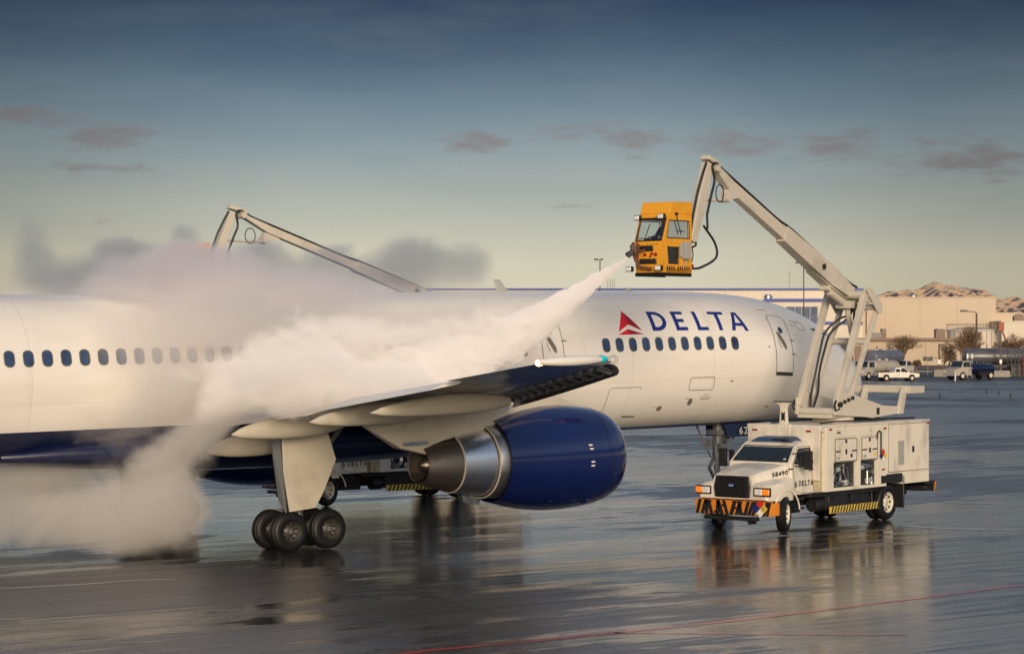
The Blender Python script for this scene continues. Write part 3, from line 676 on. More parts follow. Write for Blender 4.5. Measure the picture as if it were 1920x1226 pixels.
def main_gear(sd_):
    Yc = 3.75; mb = MB()
    mb.cone(L(23.6,Yc*sd_,.55), L(23.45,Yc*sd_,1.75), .10, .10, 20); mb.cone(L(23.47,Yc*sd_,1.55), L(23.35,Yc*sd_,3.3), .17, .19, 24)
    mb.cone(L(23.5,Yc*sd_,1.65), L(22.0,(Yc-.3)*sd_,3.1), .07, .07, 12); mb.cone(L(23.45,Yc*sd_,2.0), L(23.4,(Yc-1.7)*sd_,3.0), .08, .08, 12)
    mb.beam(L(23.72,Yc*sd_,1.7), L(24.0,Yc*sd_,1.2), (.14,.05)); mb.beam(L(24.0,Yc*sd_,1.2), L(23.7,Yc*sd_,.72), (.14,.05))
    mb.tube([L(23.78,Yc*sd_+.1,3.2), L(23.8,Yc*sd_+.12,2.2), L(23.83,Yc*sd_+.1,1.4), L(23.95,Yc*sd_,.9), L(23.9,Yc*sd_,.6)], .02)
    st_ = mb.build('landing_gear', M_lower, plane)
    mb = MB(); mb.beam(L(22.92,Yc*sd_,.52), L(24.25,Yc*sd_,.52), (.16,.2), (.16,.2))
    for s in (23.0, 24.15): mb.cone(L(s,(Yc-.55)*sd_,.51), L(s,(Yc+.55)*sd_,.51), .06, .06, 12)
    mb.build('bogie', M_lower, st_)
    for s in (23.0, 24.15):
        for dy in (-.43, .43): wheel_parts(st_, L(s,(Yc+dy)*sd_,.508), (0,1,0), .505, .37, M_rimd, .52)
    mb = MB(); Yd = (Yc+.68)*sd_
    mb.prism([L(24.48,Yd,3.0), L(23.12,Yd,3.0), L(22.88,Yd,2.28), L(23.25,Yd,1.5), L(23.52,Yd,1.08), L(24.28,Yd,1.02), L(24.44,Yd,2.0)], (0,-.05*sd_,0)); gd_ = mb.build('gear_door', M_cream, st_, bevel=.012)
    mb = MB()
    for z_ in (2.55, 1.35): mb.beam(L(24.40,Yd+.004*sd_,z_), L(23.2,Yd+.004*sd_,z_+.02), (.006,.012), None, (0,1,0))
    for q_ in range(9): mb.cone(L(24.36-.0*q_,Yd,2.85-.2*q_), L(24.36,Yd+.01*sd_,2.85-.2*q_), .012, .012, 6)
    mb.box(L(23.62,Yd+.004*sd_,1.88), (.03,.012,.05)); mb.box(L(23.62,Yd+.004*sd_,1.98), (.03,.012,.05)); mb.build('door_seam', M_line, gd_)
    mb = MB(); mb.prism([L(24.50,Yd-.06*sd_,2.9), L(24.62,Yd-.3*sd_,2.9), L(24.40,Yd-.3*sd_,1.3), L(24.34,Yd-.06*sd_,1.0)], (.03,0,0)); mb.build('gear_door', M_lower, st_)
main_gear(1); main_gear(-1)
# nose gear
mb = MB(); sN = 5.85; zw = -.02
mb.cone(L(sN,0,.55), L(sN,0,1.5), .085, .085, 16); mb.cone(L(sN,0,1.3), L(sN-.05,0,2.7), .15, .16, 20); mb.cone(L(sN,0,1.45), L(sN-1.1,0,2.5), .05, .05, 10)
mb.beam(L(sN+.12,0,1.35), L(sN+.34,0,1.0), (.12,.04)); mb.beam(L(sN+.34,0,1.0), L(sN+.1,0,.6), (.12,.04))
mb.cone(L(sN,-.34,.30), L(sN,.34,.30), .04, .04, 10); mb.beam(L(sN,0,.28), L(sN,0,.6), (.12,.12))
mb.box(L(sN+.0,.2,1.62), (.22,.18,.26)); mb.box(L(sN+.1,-.2,1.75), (.2,.16,.2)); mb.box(L(sN,.0,2.1), (.42,.5,.16)); mb.cone(L(sN+.05,.24,1.3), L(sN-.7,.34,2.3), .035, .035, 8); mb.cone(L(sN+.05,-.24,1.3), L(sN+.6,-.3,2.35), .035, .035, 8); mb.cone(L(sN+.2,.16,.8), L(sN+.2,.16,1.7), .045, .045, 10); mb.box(L(sN-.2,.2,1.9), (.1,.22,.22)); mb.tube([L(sN+.12,.1,2.5), L(sN+.16,.14,1.9), L(sN+.12,.12,1.4), L(sN+.2,.08,1.0), L(sN+.05,.05,.6)], .016)
ng = mb.build('landing_gear', M_lower, plane)
gz = .5-(sN-23.6)*0
zg = (PI_M @ Vector((PM @ L(sN,0,0)).xyz)).z; zN = (PI_M @ Vector(((PM @ L(sN,0,0)).x, 0, 0))).z
for dy in (-.24, .24): wheel_parts(ng, L(sN,dy,zN+.39), (0,1,0), .39, .26, M_alu, .5)
for sd_ in (1, -1):
    mb = MB(); mb.prism([L(sN-1.5,.42*sd_,2.42), L(sN+.1,.42*sd_,2.42), L(sN+.0,.50*sd_,1.95), L(sN-1.35,.50*sd_,1.95)], (0,.03*sd_,0)); d = mb.build('gear_door', M_navyb, ng)
    if sd_ > 0:
        mb = MB(); put_text(mb, '62', L(sN-.05-.42,.535,2.03), (.34,0,0), (0,0,.22)); mb.build('fleet_number', M_white, d)
# ------------------------------------------------------------------ de-icing trucks (local: x forward, y to the driver's side, z up; origin under the front axle)
def cut(o, cutters):                     # boolean, applied at once
    for i, c in enumerate(cutters):
        m_ = o.modifiers.new('cut%d' % i, 'BOOLEAN'); m_.operation = 'DIFFERENCE'; m_.solver = 'EXACT'; m_.object = c
    bpy.context.view_layer.update()
    me = bpy.data.meshes.new_from_object(o.evaluated_get(bpy.context.evaluated_depsgraph_get())); old = o.data
    o.modifiers.clear(); o.data = me; me.name = old.name
    me.polygons.foreach_set('use_smooth', [True]*len(me.polygons)); me.set_sharp_from_angle(angle=R_(35))
    for c in cutters: bpy.data.objects.remove(c)
def ringframe(mb, outer, inner, vec, mi=0):    # plate with one opening
    vec = Vector(vec); A = [mb.v(p) for p in outer]; B = [mb.v(p) for p in inner]; A2 = [mb.v(Vector(p)+vec) for p in outer]; B2 = [mb.v(Vector(p)+vec) for p in inner]; n = len(A)
    for i in range(n):
        j = (i+1) % n
        mb.face([A[i], A[j], B[j], B[i]], mi); mb.face([A2[i], B2[i], B2[j], A2[j]], mi); mb.face([A[i], A2[i], A2[j], A[j]], mi); mb.face([B[i], B[j], B2[j], B2[i]], mi)
def glass_mat():
    m = bpy.data.materials.new('clear_glass'); m.use_nodes = True; t = NT(m.node_tree); t.n.clear()
    o = t.new('ShaderNodeOutputMaterial'); a = t.new('ShaderNodeBsdfTransparent'); g_ = t.new('ShaderNodeBsdfGlossy'); x = t.new('ShaderNodeMixShader'); fr = t.new('ShaderNodeFresnel')
    a.inputs[0].default_value = (.86,.89,.88,1); g_.inputs['Roughness'].default_value = .05
    t.lk(t.math('MULTIPLY_ADD', fr.outputs[0], 1.0, .03), x.inputs[0]); t.lk(a.outputs[0], x.inputs[1]); t.lk(g_.outputs[0], x.inputs[2]); t.lk(x.outputs[0], o.inputs[0]); return m
M_clear = glass_mat()
M_dark = mat('dark_casting', (.09,.09,.095), .45, metal=.4, var=.4, vscale=6)
M_dia = [M_navytext, mat('hazard_red', (.6,.03,.02), .4), mat('hazard_yellow_panel', (.75,.55,.05), .4), M_white]
M_emb = mat('oval_blue', (.01,.04,.30), .2, coat=1)
def diamond(mb, c, ux, uy, r, off):      # four coloured squares of a hazard diamond, given centre, in-plane axes, half diagonal, normal
    c, ux, uy, off = Vector(c), Vector(ux)*r/2, Vector(uy)*r/2, Vector(off)
    for (i, j), mi in {(0,1): 1, (-1,0): 0, (1,0): 2, (0,-1): 3}.items():
        q = c + ux*i + uy*j; mb.face([q-ux*.97+off, q-uy*.97+off, q+ux*.97+off, q+uy*.97+off], mi)
def text_box(parent, name, txt, o, ux, uy, m, bold=0.02):
    mb = MB(); put_text(mb, txt, o, ux, uy, bold=bold); return mb.build(name, m, parent)
def delta_word(parent, o, w_, h_, ydir=(-1,0,0), m=None):    # small emblem + word on a door, reading towards -x
    u = Vector(ydir); z = Vector((0,0,1)); o = Vector(o); mb = MB()
    mb.face([o, o+u*h_*.45+z*h_*.42, o+u*h_*.48+z*h_*1.05]); mb.face([o+u*h_*.5+z*h_*1.05, o+u*h_*.5+z*h_*.42, o+u*h_*.98])
    mb.face([o+u*.05*h_-z*h_*.1, o+u*h_*.48+z*h_*.25, o+u*h_*.95-z*h_*.1])
    mb.build('emblem', m or M_black, parent)
    u0 = h_*1.5; cw = (w_-u0)/5.0
    for i, ch in enumerate('DELTA'):
        text_box(parent, 'letter', ch, o+u*(u0+cw*i), u*cw*.68, z*h_, m or M_black, .03)

def truck_body(t):
    mb = MB()                                                  # chassis
    for y in (-.42, .42): mb.box((-3.6,y,.72), (8.6,.09,.24))
    for x in (.3,-1.4,-2.6,-4.2,-5.1,-6.2,-7.6): mb.box((x,0,.72), (.1,.8,.2))
    mb.box((-2.95,.75,.72), (1.2,.5,.5)); mb.box((-4.35,.72,.70), (1.0,.45,.46)); mb.box((-2.6,-.75,.7), (1.6,.45,.5)); mb.cone((-1.9,.8,.62), (-2.3,.8,.62), .2, .2, 16)
    mb.box((-3.7,0,.93), (4.6,2.1,.14)); mb.box((-1.1,.0,.62), (1.2,1.1,.4)); mb.box((-.9,.93,.60), (.5,.22,.06)); mb.box((-.9,.93,.86), (.5,.20,.06))
    mb.cone((0,-.95,.5), (0,.95,.5), .07, .07, 12); mb.cone((-5.5,-.9,.52), (-5.5,.9,.52), .08, .08, 12); mb.cone((-5.5,-.12,.52), (-5.5,.12,.52), .24, .24, 16)
    mb.tube([(-2.5,.98,.98),(-2.5,1.0,.62),(-2.62,1.0,.42)], .03); mb.tube([(-4.9,.98,.98),(-4.9,1.0,.62),(-4.9,1.0,.5)], .03)
    mb.box((-8.15,0,.98), (.5,2.3,.10)); mb.box((-8.0,0,.80), (.25,2.2,.16))
    mb.build('chassis', M_frame, t, bevel=.01)
    # bumper with its painted stripes
    mb = MB(); mb.box((.86,0,.68), (.16,2.46,.40)); mb.prism([(.78,1.23,.48),(.94,1.23,.48),(.62,1.32,.50),(.55,1.30,.50)], (0,0,.36)); mb.prism([(.78,-1.23,.48),(.94,-1.23,.48),(.62,-1.32,.50),(.55,-1.30,.50)], (0,0,.36))
    bp = mb.build('bumper', M_stripey, t, bevel=.015)
    mb = MB(); X = .944
    for y0, sl, w_ in [(-1.22,.10,.09),(-1.06,.13,.10),(-.90,-.02,.09),(-.74,-.12,.10),(-.55,.02,.10),(-.40,-.14,.11),(-.22,-.12,.09),(-.10,.12,.11),(.08,.13,.09),(.22,-.05,.10),(.36,.12,.09),(.48,.16,.10),(.62,.14,.08),(.80,.10,.09),(.98,.12,.08),(1.10,.10,.06)]:
        w_ += .025; mb.face([(X,y0,.485),(X,y0+w_,.485),(X,y0+w_+sl,.875),(X,y0+sl,.875)])
    for k_, (y0, z0, a, b_) in enumerate([(-.98,.66,.20,.07),(-.60,.50,.18,.08),(-.34,.70,.14,.07),(-.02,.64,.20,.06),(.16,.80,.18,.07),(.28,.50,.16,.06),(-.82,.80,.14,.06)]): mb.face([(X+.001+.0006*k_,y0,z0),(X+.001+.0006*k_,y0+a,z0),(X+.001+.0006*k_,y0+a,z0+b_),(X+.001+.0006*k_,y0,z0+b_)])
    mb.build('stripe', M_black, bp)
    mb = MB(); diamond(mb, (.956,.92,.69), (0,1,0), (0,0,1), .25, (0,0,0)); put_text(mb, '0', (.958,.985,.63), (0,.08,0), (0,0,.12)); mb.build('hazard_sign', M_dia, bp)
    mb = MB(); mb.box((.82,-.1,.38), (.2,1.7,.10)); mb.box((.7,.5,.30), (.3,.1,.14)); mb.box((.7,-.5,.30), (.3,.1,.14)); mb.build('tow_bar', M_frame, t, bevel=.01)
    # hood and fenders
    def sec(x, wt, zt_, wf, zf, zb): 
        h = [(0,zt_+.03),(wt*.6,zt_+.015),(wt*.92,zt_-.02),(wt,zt_-.09),(wt+.04,zf+.06),(wt+(wf-wt)*.55,zf+.015),(wf-.05,zf-.03),(wf,zf-.12),(wf+.01,(zf+zb)/2),(wf-.01,zb),(.0,zb)]
        return [(x,y,z) for y, z in h] + [(x,-y,z) for y, z in h[-2:0:-1]]
    mb = MB(); mb.loft([sec(.92,.62,1.57,1.08,1.28,.92), sec(.86,.64,1.60,1.14,1.32,.90), sec(.6,.68,1.655,1.17,1.36,.88), sec(.2,.74,1.72,1.18,1.40,.86), sec(-.2,.82,1.79,1.16,1.42,.86), sec(-.5,.90,1.84,1.08,1.50,.86)])
    hood = mb.build('hood', M_truck, t, smooth=50)
    mc = MB(); mc.cone((-.02,.72,.5), (-.02,1.6,.5), .64, .64, 32); c1 = mc.build('cutter', M_frame)
    mc = MB(); mc.cone((-.02,-.72,.5), (-.02,-1.6,.5), .64, .64, 32); c2 = mc.build('cutter', M_frame)
    cut(hood, [c1, c2])
    mb = MB()
    for sg in (1, -1): mb.tube([(-.02+.655*math.cos(a), sg*1.175, .5+.655*math.sin(a)) for a in [R_(20+8*i) for i in range(20)]], .022)
    mb.build('fender_lip', M_truck, hood)
    mb = MB(); mb.box((-.02,0,.98), (1.2,1.4,.30)); mb.build('wheel_well', M_black, hood)
    mb = MB()                                                  # grille
    gz = [(.97,-.56,.96),(.97,.56,.96),(.97,.60,1.25),(.95,.54,1.56),(.95,-.54,1.56),(.97,-.60,1.25)]
    mb.prism(gz, (-.12,0,0)); gr = mb.build('grille', M_black, t, bevel=.03)
    mb = MB()
    for z in (1.02,1.10,1.18,1.26,1.34,1.42,1.49): mb.box((.978,0,z), (.03,.86,.026))
    mb.box((.975,-.45,1.25), (.03,.03,.5)); mb.box((.975,.45,1.25), (.03,.03,.5)); mb.build('grille_bar', M_grey if False else M_rubber, gr, bevel=.004)
    mb = MB(); mb.cone((.985,0,1.30), (1.0,0,1.30), .095, .09, 24); bm_ = mb.bm
    for v in bm_.verts: v.co.z = 1.30+(v.co.z-1.30)*.5
    mb.build('emblem', M_emb, gr)
    text_box(gr, 'emblem', 'Ford', (1.003,-.065,1.275), (0,.13,0), (0,0,.05), M_white, .02)
    for sg in (1, -1):                                         # headlights
        mb = MB(); mb.box((.90,sg*.96,1.14), (.10,.52,.24)); hb = mb.build('headlight_housing', M_black, t, bevel=.012)
        mb = MB(); mb.box((.955,sg*.86,1.14), (.03,.24,.17)); mb.build('headlight', M_lamp, hb, bevel=.02)
        mb = MB(); mb.box((.945,sg*1.10,1.14), (.04,.23,.17)); mb.build('indicator', M_amber, hb, bevel=.02)
    # cab
    wz = lambda z: 1.04 if z < 1.86 else 1.04-(z-1.86)*.26
    prof = [(-.45,.98),(-.45,1.86),(-.96,2.32),(-1.08,2.40),(-1.30,2.43),(-1.66,2.41),(-1.66,.98)]
    mb = MB(); mb.loft([[(x,-wz(z),z) for x, z in prof], [(x,-wz(z)+.12,z+(.03 if z > 2.3 else 0)) for x, z in prof], [(x,wz(z)-.12,z+(.03 if z > 2.3 else 0)) for x, z in prof], [(x,wz(z),z) for x, z in prof]])
    cab = mb.build('cab', M_truck, t, bevel=.03)
    mb = MB(); w0, w1 = .90, .80; n_ = Vector((.46,0,.51)).normalized()*.012
    q = [Vector((-.49,-w0,1.895)), Vector((-.49,w0,1.895)), Vector((-.93,w1,2.295)), Vector((-.93,-w1,2.295))]
    mb.prism([p+n_*.2 for p in q], n_*1.3); ws = mb.build('windshield', M_glass, cab, bevel=.006)
    mb = MB(); mb.tube([p+n_*1.6 for p in q+[q[0]]], .018, 6); mb.tube([q[0]+Vector((.02,.35,.02)), q[0]+Vector((-.2,.75,.24))], .01); mb.tube([q[0]+Vector((.02,1.1,.02)), q[0]+Vector((-.2,1.5,.24))], .01); mb.build('wiper', M_black, ws)
    mb = MB(); n2 = (.02,0,.02); mb.face([q[1]+n_*2+Vector((-.06,-.18,.05)), q[1]+n_*2+Vector((-.06,-.1,.05)), q[1]+n_*2+Vector((-.09,-.1,.085)), q[1]+n_*2+Vector((-.09,-.18,.085))]); mb.build('permit_sticker', M_white, ws)
    for sg in (1, -1):
        f_ = lambda x, z, e=.01: (x, sg*(wz(z)+e), z)
        mb = MB(); pw = [(-.62,1.86),(-.74,1.98),(-.98,2.25),(-1.56,2.27),(-1.58,1.86)]
        mb.prism([f_(x,z,-.03) for x, z in pw], (0,sg*.034,0)); sw = mb.build('side_window', M_glass, cab, bevel=.006)
        mb = MB(); mb.tube([f_(x,z,.012) for x, z in pw+[pw[0]]], .016, 6); mb.tube([f_(-.86,1.86,.012), f_(-.90,2.12,.012)], .012, 6); mb.build('window_trim', M_black, sw)
        mb = MB(); dp = [(-.60,1.06),(-.58,1.84),(-.60,1.86)]; mb.tube([f_(x,z,.004) for x, z in [(-.98,1.03),(-.62,1.10),(-.55,1.84),(-.96,2.31),(-1.60,2.33),(-1.62,1.03),(-.98,1.03)]], .008, 5); mb.box((-1.48,sg*1.055,1.66), (.16,.03,.05))
        mb.build('door_seam', M_line, cab)
        mb = MB(); mb.tube([f_(-.62,2.14,.0),(-.72,sg*1.42,2.16)], .016); mb.tube([f_(-.62,1.80,.0),(-.72,sg*1.42,1.74)], .016); mb.box((-.73,sg*1.42,1.96), (.09,.24,.52)); mb.box((-.80,sg*1.17,1.98), (.07,.16,.40)); mb.build('mirror', M_black, cab, bevel=.02)
    mb = MB(); mb.loft([[(-1.02,-.70,2.42),(-1.02,.70,2.42),(-1.62,.70,2.42),(-1.62,-.70,2.42)],[(-1.12,-.5,2.54),(-1.12,.5,2.54),(-1.62,.5,2.57),(-1.62,-.5,2.57)]]); mb.build('roof_window', M_pglass, cab, bevel=.02)
    mb = MB(); mb.box((-1.05,.30,2.50), (.10,.5,.03)); mb.box((-1.0,.52,2.485), (.14,.12,.05)); mb.build('roof_lamp_bracket', M_black, cab)
    delta_word(cab, (-.60,1.052,1.22), 1.02, .155)
    text_box(cab, 'unit_number', '58490', (.16,.815,1.50), (-.60,.125,.055), (0,-.01,.135), M_black)
    mb = MB(); mb.box((-.42,1.045,1.72), (.20,.03,.03)); mb.build('door_handle', M_black, cab)
    # box body
    mb = MB(); mb.box((-3.50,-.20,1.93), (3.6,1.95,1.80)); mb.box((-6.68,-.20,2.08), (2.54,1.95,1.52)); mb.box((-1.70,0,2.10), (.06,2.40,1.52)); mb.box((-7.1,-.2,1.18), (1.66,1.95,.30))
    bx = mb.build('equipment_box', M_truck, t, bevel=.012)
    mb = MB(); Y0, Y1 = .775, 1.20
    def slab(x0, x1, z0, z1, y1=Y1, m_=mb): m_.box(((x0+x1)/2,(Y0+y1)/2,(z0+z1)/2), (abs(x1-x0),y1-Y0,z1-z0))
    slab(-2.02,-2.44,1.0,2.84); slab(-2.44,-5.40,2.52,2.84,1.198); slab(-2.44,-5.40,1.0,1.09,1.198); slab(-3.74,-3.94,1.09,2.52,1.196); slab(-4.90,-5.40,1.09,2.52,1.199); slab(-2.44,-3.74,1.80,2.52,1.17); slab(-3.94,-4.90,1.80,2.52,1.17)
    slab(-5.40,-7.95,1.34,2.84,1.195); slab(-6.35,-7.95,1.02,1.34,1.194); slab(-1.68,-2.02,2.70,2.84,1.19); mb.build('side_panel', M_truck, bx, bevel=.008)
    mb = MB(); slab(-1.73,-2.02,1.0,2.70,1.08,mb); mb.box((-1.87,1.10,1.85), (.06,.04,1.6)); mb.build('corner_channel', mat('yellowed_paint', (.50,.44,.30), .5, var=.25), bx)
    mb = MB(); mb.box((-4.82,0,2.865), (6.26,2.46,.05)); mb.box((-1.72,0,2.80), (.08,2.46,.10)); mb.build('roof_rail', M_truck, bx, bevel=.01)
    for x0, x1 in ((-2.50,-3.70),(-3.98,-4.86)):                # upper lockers
        mb = MB(); mb.box(((x0+x1)/2,1.19,2.15), (abs(x1-x0),.035,.64)); d = mb.build('locker_door', M_truck, bx, bevel=.012)
        P = [(x0,1.211,1.83),(x0,1.211,2.47),(x1,1.211,2.47),(x1,1.211,1.83),(x0,1.211,1.83)]; mb = MB(); mb.tube(P, .012, 5); mb.build('door_seal', M_black, d)
        mb = MB(); xm = (x0+x1)/2; mb.box((xm,1.215,2.10), (.07,.03,.14))
        for k_ in (-1, 1): mb.box((xm+k_*(abs(x1-x0)/2-.16),1.215,2.12), (.24,.025,.035))
        mb.box((xm,1.215,2.40), (.08,.02,.10)); mb.build('latch', M_black, d)
        mb = MB(); mb.box((x0-.17,1.211,1.93), (.17,.006,.09)); mb.build('label_plate', M_grey, d)
        mb = MB(); mb.box((xm-.3,1.211,1.98), (.11,.006,.10)); mb.build('label_plate', M_hazy if x0 < -3 else M_black, d)
    for x0, x1 in ((-2.44,-3.74),(-3.94,-4.90)):                # open bays, their inner shade drawn as a black block, and what is in them
        xm = (x0+x1)/2; w_ = abs(x1-x0)
        mb = MB(); mb.box((xm,.93,1.445), (w_,.30,.71)); bay = mb.build('bay_shade_fill', M_black, bx)
        mb = MB()
        if w_ > 1.1:
            for r_, y_ in ((.24,1.0),(.16,1.02)): mb.tube([(xm+.38+r_*math.cos(a),y_+.12,1.38+r_*math.sin(a)) for a in [2*PI*i/20 for i in range(21)]], .022)
            mb.tube([(xm-.05,1.09,1.75),(xm-.0,1.13,1.5),(xm-.12,1.15,1.3),(xm-.05,1.13,1.12)], .028); mb.tube([(xm+.2,1.12,1.70),(xm-.2,1.14,1.62),(xm-.28,1.12,1.2),(xm-.5,1.12,1.14)], .024)
            for a_, b_ in ((-.25,1.2),(-.42,1.28),(.05,1.18)): mb.cone((xm+a_,1.05,b_), (xm+a_,1.16,b_), .05, .05, 12)
        else:
            mb.cone((xm,1.12,1.12), (xm,1.12,1.5), .05, .04, 12); mb.tube([(xm+.3,1.1,1.7),(xm,1.13,1.66),(xm-.25,1.12,1.6)], .03); mb.box((xm+.05,1.12,1.62), (.14,.08,.10)); mb.cone((xm-.25,1.12,1.1), (xm-.25,1.12,1.3), .06, .03, 12); mb.cone((xm-.3,1.05,1.45), (xm-.3,1.14,1.45), .08, .08, 14)
        mb.build('pipework', M_alu, bay)
        mb = MB(); mb.box((xm-.1,1.1,1.2), (.30,.1,.16)); mb.build('pump', M_grey, bay, bevel=.02); mb = MB(); mb.box((xm+.25,1.1,1.6), (.18,.08,.12)); mb.build('pump', M_grey, bay, bevel=.02)
    mb = MB(); mb.box((-6.70,1.20,2.10), (2.42,.02,1.40)); rd = mb.build('rear_door', M_truck, bx, bevel=.006)
    mb = MB(); mb.tube([(-5.49,1.212,1.40),(-5.49,1.212,2.80),(-7.91,1.212,2.80),(-7.91,1.212,1.40),(-5.49,1.212,1.40)], .009, 5); mb.build('door_seam', M_line, rd)
    mb = MB(); mb.box((-6.21,1.215,1.95), (.40,.02,.74)); vg = mb.build('vent_frame', M_cream, rd, bevel=.006)
    mb = MB(); mb.box((-6.21,1.222,1.95), (.30,.02,.64)); 
    for k_ in range(12): mb.box((-6.21,1.233,1.66+k_*.053), (.30,.012,.018))
    mb.build('vent', M_grey, vg)
    mb = MB(); mb.box((-6.95,1.216,2.03), (.11,.02,.18)); mb.build('latch', M_black, rd)
    for x, z in ((-2.25,2.76),(-5.30,2.70),(-5.2,1.50),(-7.85,2.78)):
        mb = MB(); mb.box((x,1.214,z), (.14,.03,.05)); mb.build('marker_lamp', M_redd, bx, bevel=.008)
    for y in (-.95,-.05+.9): 
        mb = MB(); mb.box((-1.655,y,2.72), (.03,.16,.05)); mb.build('marker_lamp', M_redd, bx, bevel=.008)
    mb = MB(); mb.tube([(-4.80,1.24,2.40),(-4.82,1.24,2.58),(-4.92,1.24,2.64),(-5.03,1.24,2.58),(-5.02,1.24,1.95)], .022); mb.build('cable', M_hose, bx)
    mb = MB(); diamond(mb, (-5.18,1.222,1.90), (-1,0,0), (0,0,1), .22, (0,0,0)); mb.build('hazard_sign', M_dia, bx)
    text_box(bx, 'stencil', 'FMC', (-2.60,1.215,2.62), (-.22,0,0), (0,0,.07), M_black)
    # fenders, mud flap, side rail, stripes
    mb = MB(); mb.box((-5.72,.98,1.20), (1.30,.44,.26)); mb.build('rear_fender', M_black, t, bevel=.02); mb = MB(); mb.box((-5.60,-.98,1.15), (1.50,.44,.1)); mb.build('rear_fender', M_black, t, bevel=.02)
    for y in (.98,-.98): mb = MB(); mb.box((-6.42,y,.78), (.06,.46,.95)); mb.build('mud_flap', M_black, t, bevel=.02)
    mb = MB(); mb.box((-3.63,1.16,.47), (2.70,.03,.20)); sr = mb.build('side_rail', M_hazy, t, bevel=.005)
    mb = MB(); k_ = 0
    while k_ < 17: x = -2.34-k_*.158; mb.face([(x,1.178,.375),(x-.075,1.178,.375),(x-.165,1.178,.565),(x-.09,1.178,.565)]); k_ += 1
    mb.build('stripe', M_black, sr)
    mb = MB(); mb.box((-8.33,0,.86), (.14,2.36,.30)); rb = mb.build('rear_bumper', M_black, t, bevel=.01)
    mb = MB(); mb.prism([(-8.27,1.184,.72),(-8.34,1.184,.72),(-8.40,1.184,1.0),(-8.33,1.184,1.0)], (0,.006,0)); mb.build('stripe', M_stripey, rb)
    # boom rest on the box front
    mb = MB(); mb.box((-1.72,0,2.72), (.14,.46,.36)); mb.loft([[(-1.76,-.13,2.9),(-1.76,.13,2.9),(-1.66,.13,2.9),(-1.66,-.13,2.9)],[(-1.76,-.10,3.35),(-1.76,.10,3.35),(-1.66,.10,3.35),(-1.66,-.10,3.35)],[(-1.76,-.16,3.46),(-1.76,.16,3.46),(-1.66,.16,3.46),(-1.66,-.16,3.46)],[(-1.78,-.28,3.52),(-1.78,.28,3.52),(-1.64,.28,3.52),(-1.64,-.28,3.52)]])
    br_ = mb.build('boom_rest', M_truck, t, bevel=.01)
    mb = MB(); mb.tube([(-1.62,.1,2.56),(-1.5,0,2.52),(-1.4,.4,2.5),(-1.3,.6,2.5)], .02); mb.build('lamp_cable', M_black, br_); mb = MB(); mb.box((-1.71,0,3.54), (.16,.60,.03)); mb.build('rubber_pad', M_black, br_); mb = MB(); mb.box((-1.655,0,3.12), (.012,.10,.20)); mb.box((-1.655,-.04,3.12), (.01,.025,.26)); mb.box((-1.655,.05,3.12), (.01,.025,.26)); mb.build('rubber_pad', M_black, br_)
    # hoses and clutter on the roof
    mb = MB(); mb.tube([(-2.0,-.6,2.93),(-3,-.9,2.93),(-4.5,-.7,2.94),(-6,.4,2.93),(-7.6,.9,2.93)], .03); mb.tube([(-2.2,.9,2.93),(-3.2,.75,2.95),(-5,.95,2.93),(-7.2,.5,2.93)], .025); mb.box((-6.4,-.5,2.95), (1.5,.9,.12)); mb.build('roof_hose', M_hose, bx)
    # wheels
    a = Matrix.Rotation(R_(20), 3, 'Z')
    for y in (1.07, -1.07): wheel_parts(t, (0,y,.5), a @ Vector((0,1,0)), .50, .28, M_wheelw, .56, holes=8)
    for y in (1.02, -1.02):
        wheel_parts(t, (-5.5,y+(.06 if y > 0 else -.06),.52), (0,1,0), .52, .27, M_wheelw, .58, holes=8); wheel_parts(t, (-5.5,y-(.24 if y > 0 else -.24),.52), (0,1,0), .52, .26, M_wheelw, .5, holes=8)
    return t

